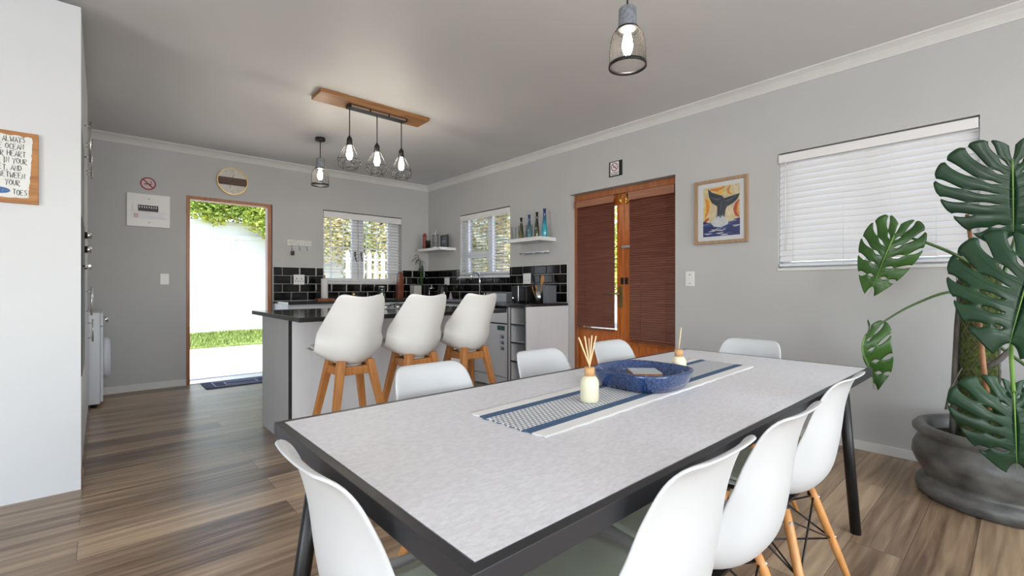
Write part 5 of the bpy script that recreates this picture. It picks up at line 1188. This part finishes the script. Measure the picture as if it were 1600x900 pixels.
def leaf_R(th):
    """outline radius by angle from tip direction (degrees)"""
    return catmull([(0, 1.0), (12, .93), (30, .80), (55, .70), (80, .68), (105, .62), (130, .50), (150, .38), (165, .28), (175, .20)], th)
def monstera(P, tip, nrm, size, wscale=1., droop=.25, seed=1, m_='leaf', nl=8, fold=0., curl=0., back=1.):
    rnd = random.Random(seed); X = Vector(tip).normalized(); Zv = Vector(nrm); Zv = (Zv-X*Zv.dot(X)).normalized(); Yv = Zv.cross(X); P = Vector(P)
    def place(x, y):
        x *= size; y *= size*wscale; r = math.hypot(x, y)
        z = -droop*(x*abs(x))/size-fold*abs(y)-droop*.6*y*y/size+curl*math.sin(x/size*7+y/size*5)*size*.03
        z += .02*size*math.exp(-(y/size*9)**2)*-1
        return P+X*x+Yv*y+Zv*z
    b = MB(); NS, NT = 16, 6
    for side in (-1, 1):
        th = [172-(172-6)*(k/nl)**.92 for k in range(nl+1)]
        u0 = [0 if k == 0 else .02+.80*((k)/nl)**1.15 for k in range(nl+1)]
        depth = [rnd.uniform(.46, .62) for _ in range(nl+1)]; holes = [rnd.random() < .95 for _ in range(nl+1)]
        def curve(thb, ub, s_):
            R1 = leaf_R(thb)*(1-(1-back)*min(1, max(0, (thb-80)/60))); e = Vector((R1*math.cos(math.radians(thb)), R1*math.sin(math.radians(thb)))); m0 = Vector((ub, 0)); c = Vector((m0.x+(e.x-m0.x)*.18-.02, e.y*.58))
            return m0*(1-s_)**2+c*2*s_*(1-s_)+e*s_*s_
        def gap(k, s_):
            if k == 0 or k == nl: return 0.
            g = 0.
            if s_ > depth[k]: g = .125*max(0, math.sin(PI*min(1, (s_-depth[k])/(1-depth[k])*.90)))**.8+.010
            if holes[k] and .16 < s_ < depth[k]-.10: g = max(g, .15*math.sin(PI*(s_-.16)/(depth[k]-.26)))
            return g
        for k in range(nl):
            V = []
            for i in range(NS+1):
                s_ = i/NS; row = []
                for j in range(NT+1):
                    f_ = j/NT; g0, g1 = gap(k, s_), gap(k+1, s_); ff = g0+(1-g0-g1)*f_
                    se = s_
                    if s_ > .8: # rounded, slightly pointed lobe end
                        se = s_-(s_-.8)*.30*abs(2*f_-1)**3.5
                    a_ = curve(th[k], u0[k], se); c_ = curve(th[k+1], u0[k+1], se); q = a_.lerp(c_, ff)
                    p = place(q.x, side*q.y); p += Zv*size*(.012*math.cos((f_-.5)*PI)-.006)*min(1, s_*3)
                    row.append(b.bm.verts.new(p))
                V.append(row)
            for i in range(NS):
                for j in range(NT): b._f([V[i][j], V[i+1][j], V[i+1][j+1], V[i][j+1]], True)
    bmesh.ops.remove_doubles(b.bm, verts=b.bm.verts[:], dist=size*.004)
    lf_ = b.build('leaf', m_, t, solid=.0014)
    b = MB(); pts = [place(.94*k/12, 0)+Zv*.004 for k in range(13)]; b.tube(pts, [.0040*(1-k/14) for k in range(13)], 6); b.mi = 1
    for side in (-1, 1):
        for k in range(nl):
            thm = 172-166*((k+.5)/nl)**.92; ub = .01+.80*((k+.5)/nl)**1.15; R1 = leaf_R(thm)*.9*(1-(1-back)*min(1, max(0, (thm-80)/60))); e = Vector((R1*math.cos(math.radians(thm)), R1*math.sin(math.radians(thm)))); m0 = Vector((ub, 0)); c = Vector((m0.x+(e.x-m0.x)*.18-.02, e.y*.58))
            b.tube([place(q.x, side*q.y)+Zv*(.0015+size*.006) for q in [m0*(1-s_)**2+c*2*s_*(1-s_)+e*s_*s_ for s_ in (0, .2, .4, .6, .8)]], [.0014, .0012, .001, .0008, .0004], 4)
    b.build('midrib', ['midrib', 'vein'], lf_)
    return lf_
Fv = Vector((math.sin(YAW), math.cos(YAW), 0)); Rv = Vector((math.cos(YAW), -math.sin(YAW), 0)); ZZ = Vector((0, 0, 1))
tow = -(Fv+Rv*1.05).normalized()     # from the plant back into the room
lat = tow.cross(ZZ)                 # horizontal, leftwards in the photo's sense is -lat or +lat
def stem(pts, r0, r1, m_='petiole'):
    b = MB(); n = len(pts); P_ = []
    for i in range((n-1)*6+1):
        v = i/6.; P_.append(Vector([catmull([(k, p[c]) for k, p in enumerate(pts)], v) for c in range(3)]))
    b.tube(P_, [r0+(r1-r0)*i/(len(P_)-1) for i in range(len(P_))], 9); b.build('petiole', m_, t)
# A: big top leaf, B: middle leaf, C: low leaf over the pot, D: small leaf over the blind, E: curled leaf by the table
jA = ptn(1582, 250, 2.02); monstera(jA, -ZZ*1+Rv*.02, tow+ZZ*.35, .40, 1.0, .22, 2, nl=8, back=.85)
jB = ptn(1614, 408, 1.92); monstera(jB, -ZZ*1-Rv*.32+tow*.1, tow+ZZ*.40-Rv*.1, .42, .95, .25, 5, nl=7)
jC = ptn(1584, 612, 1.90); monstera(jC, -ZZ*1+tow*.25+Rv*.05, tow+ZZ*.55, .35, .92, .30, 8, nl=7, back=.5)
jD = ptn(1398, 366, 2.45); monstera(jD, -ZZ*1-Rv*.45, tow*1+ZZ*.2+Rv*.2, .34, .62, .35, 12, 'leafl', 6, .25, .8)
jE = ptn(1352, 524, 2.45); monstera(jE, -ZZ*1-Rv*.12, tow*.3-Rv*1, .30, .42, .35, 15, 'leafl', 5, 1.1, 2.0)
jF = ptn(1668, 640, 2.05); monstera(jF, -ZZ*1+Rv*.3, tow+ZZ*.4, .36, 1., .25, 21)
hub = Vector((3.40, .12, 1.02))
stem([hub, ptn(1598, 330, 2.3), ptn(1592, 262, 2.15), jA], .009, .006)
stem([hub, ptn(1625, 440, 2.2), ptn(1628, 405, 2.05), jB], .009, .006)
stem([hub-Vector((0, 0, .2)), ptn(1585, 500, 2.12), ptn(1580, 545, 1.98), jC], .009, .007, 'midrib')
stem([hub+Vector((0, 0, .12)), ptn(1500, 402, 2.38), ptn(1455, 382, 2.42), ptn(1420, 371, 2.44), jD], .010, .005)
stem([hub, ptn(1490, 456, 2.36), ptn(1430, 475, 2.42), ptn(1385, 500, 2.45), jE], .008, .004)
stem([hub-Vector((0, 0, .2)), ptn(1640, 600, 2.2), jF], .008, .006)
b = MB(); b.tube([ptn(1500, 398, 2.33), ptn(1508, 388, 2.33)], [.012, .010], 8); b.build('cut_stump', 'barkstick', t)
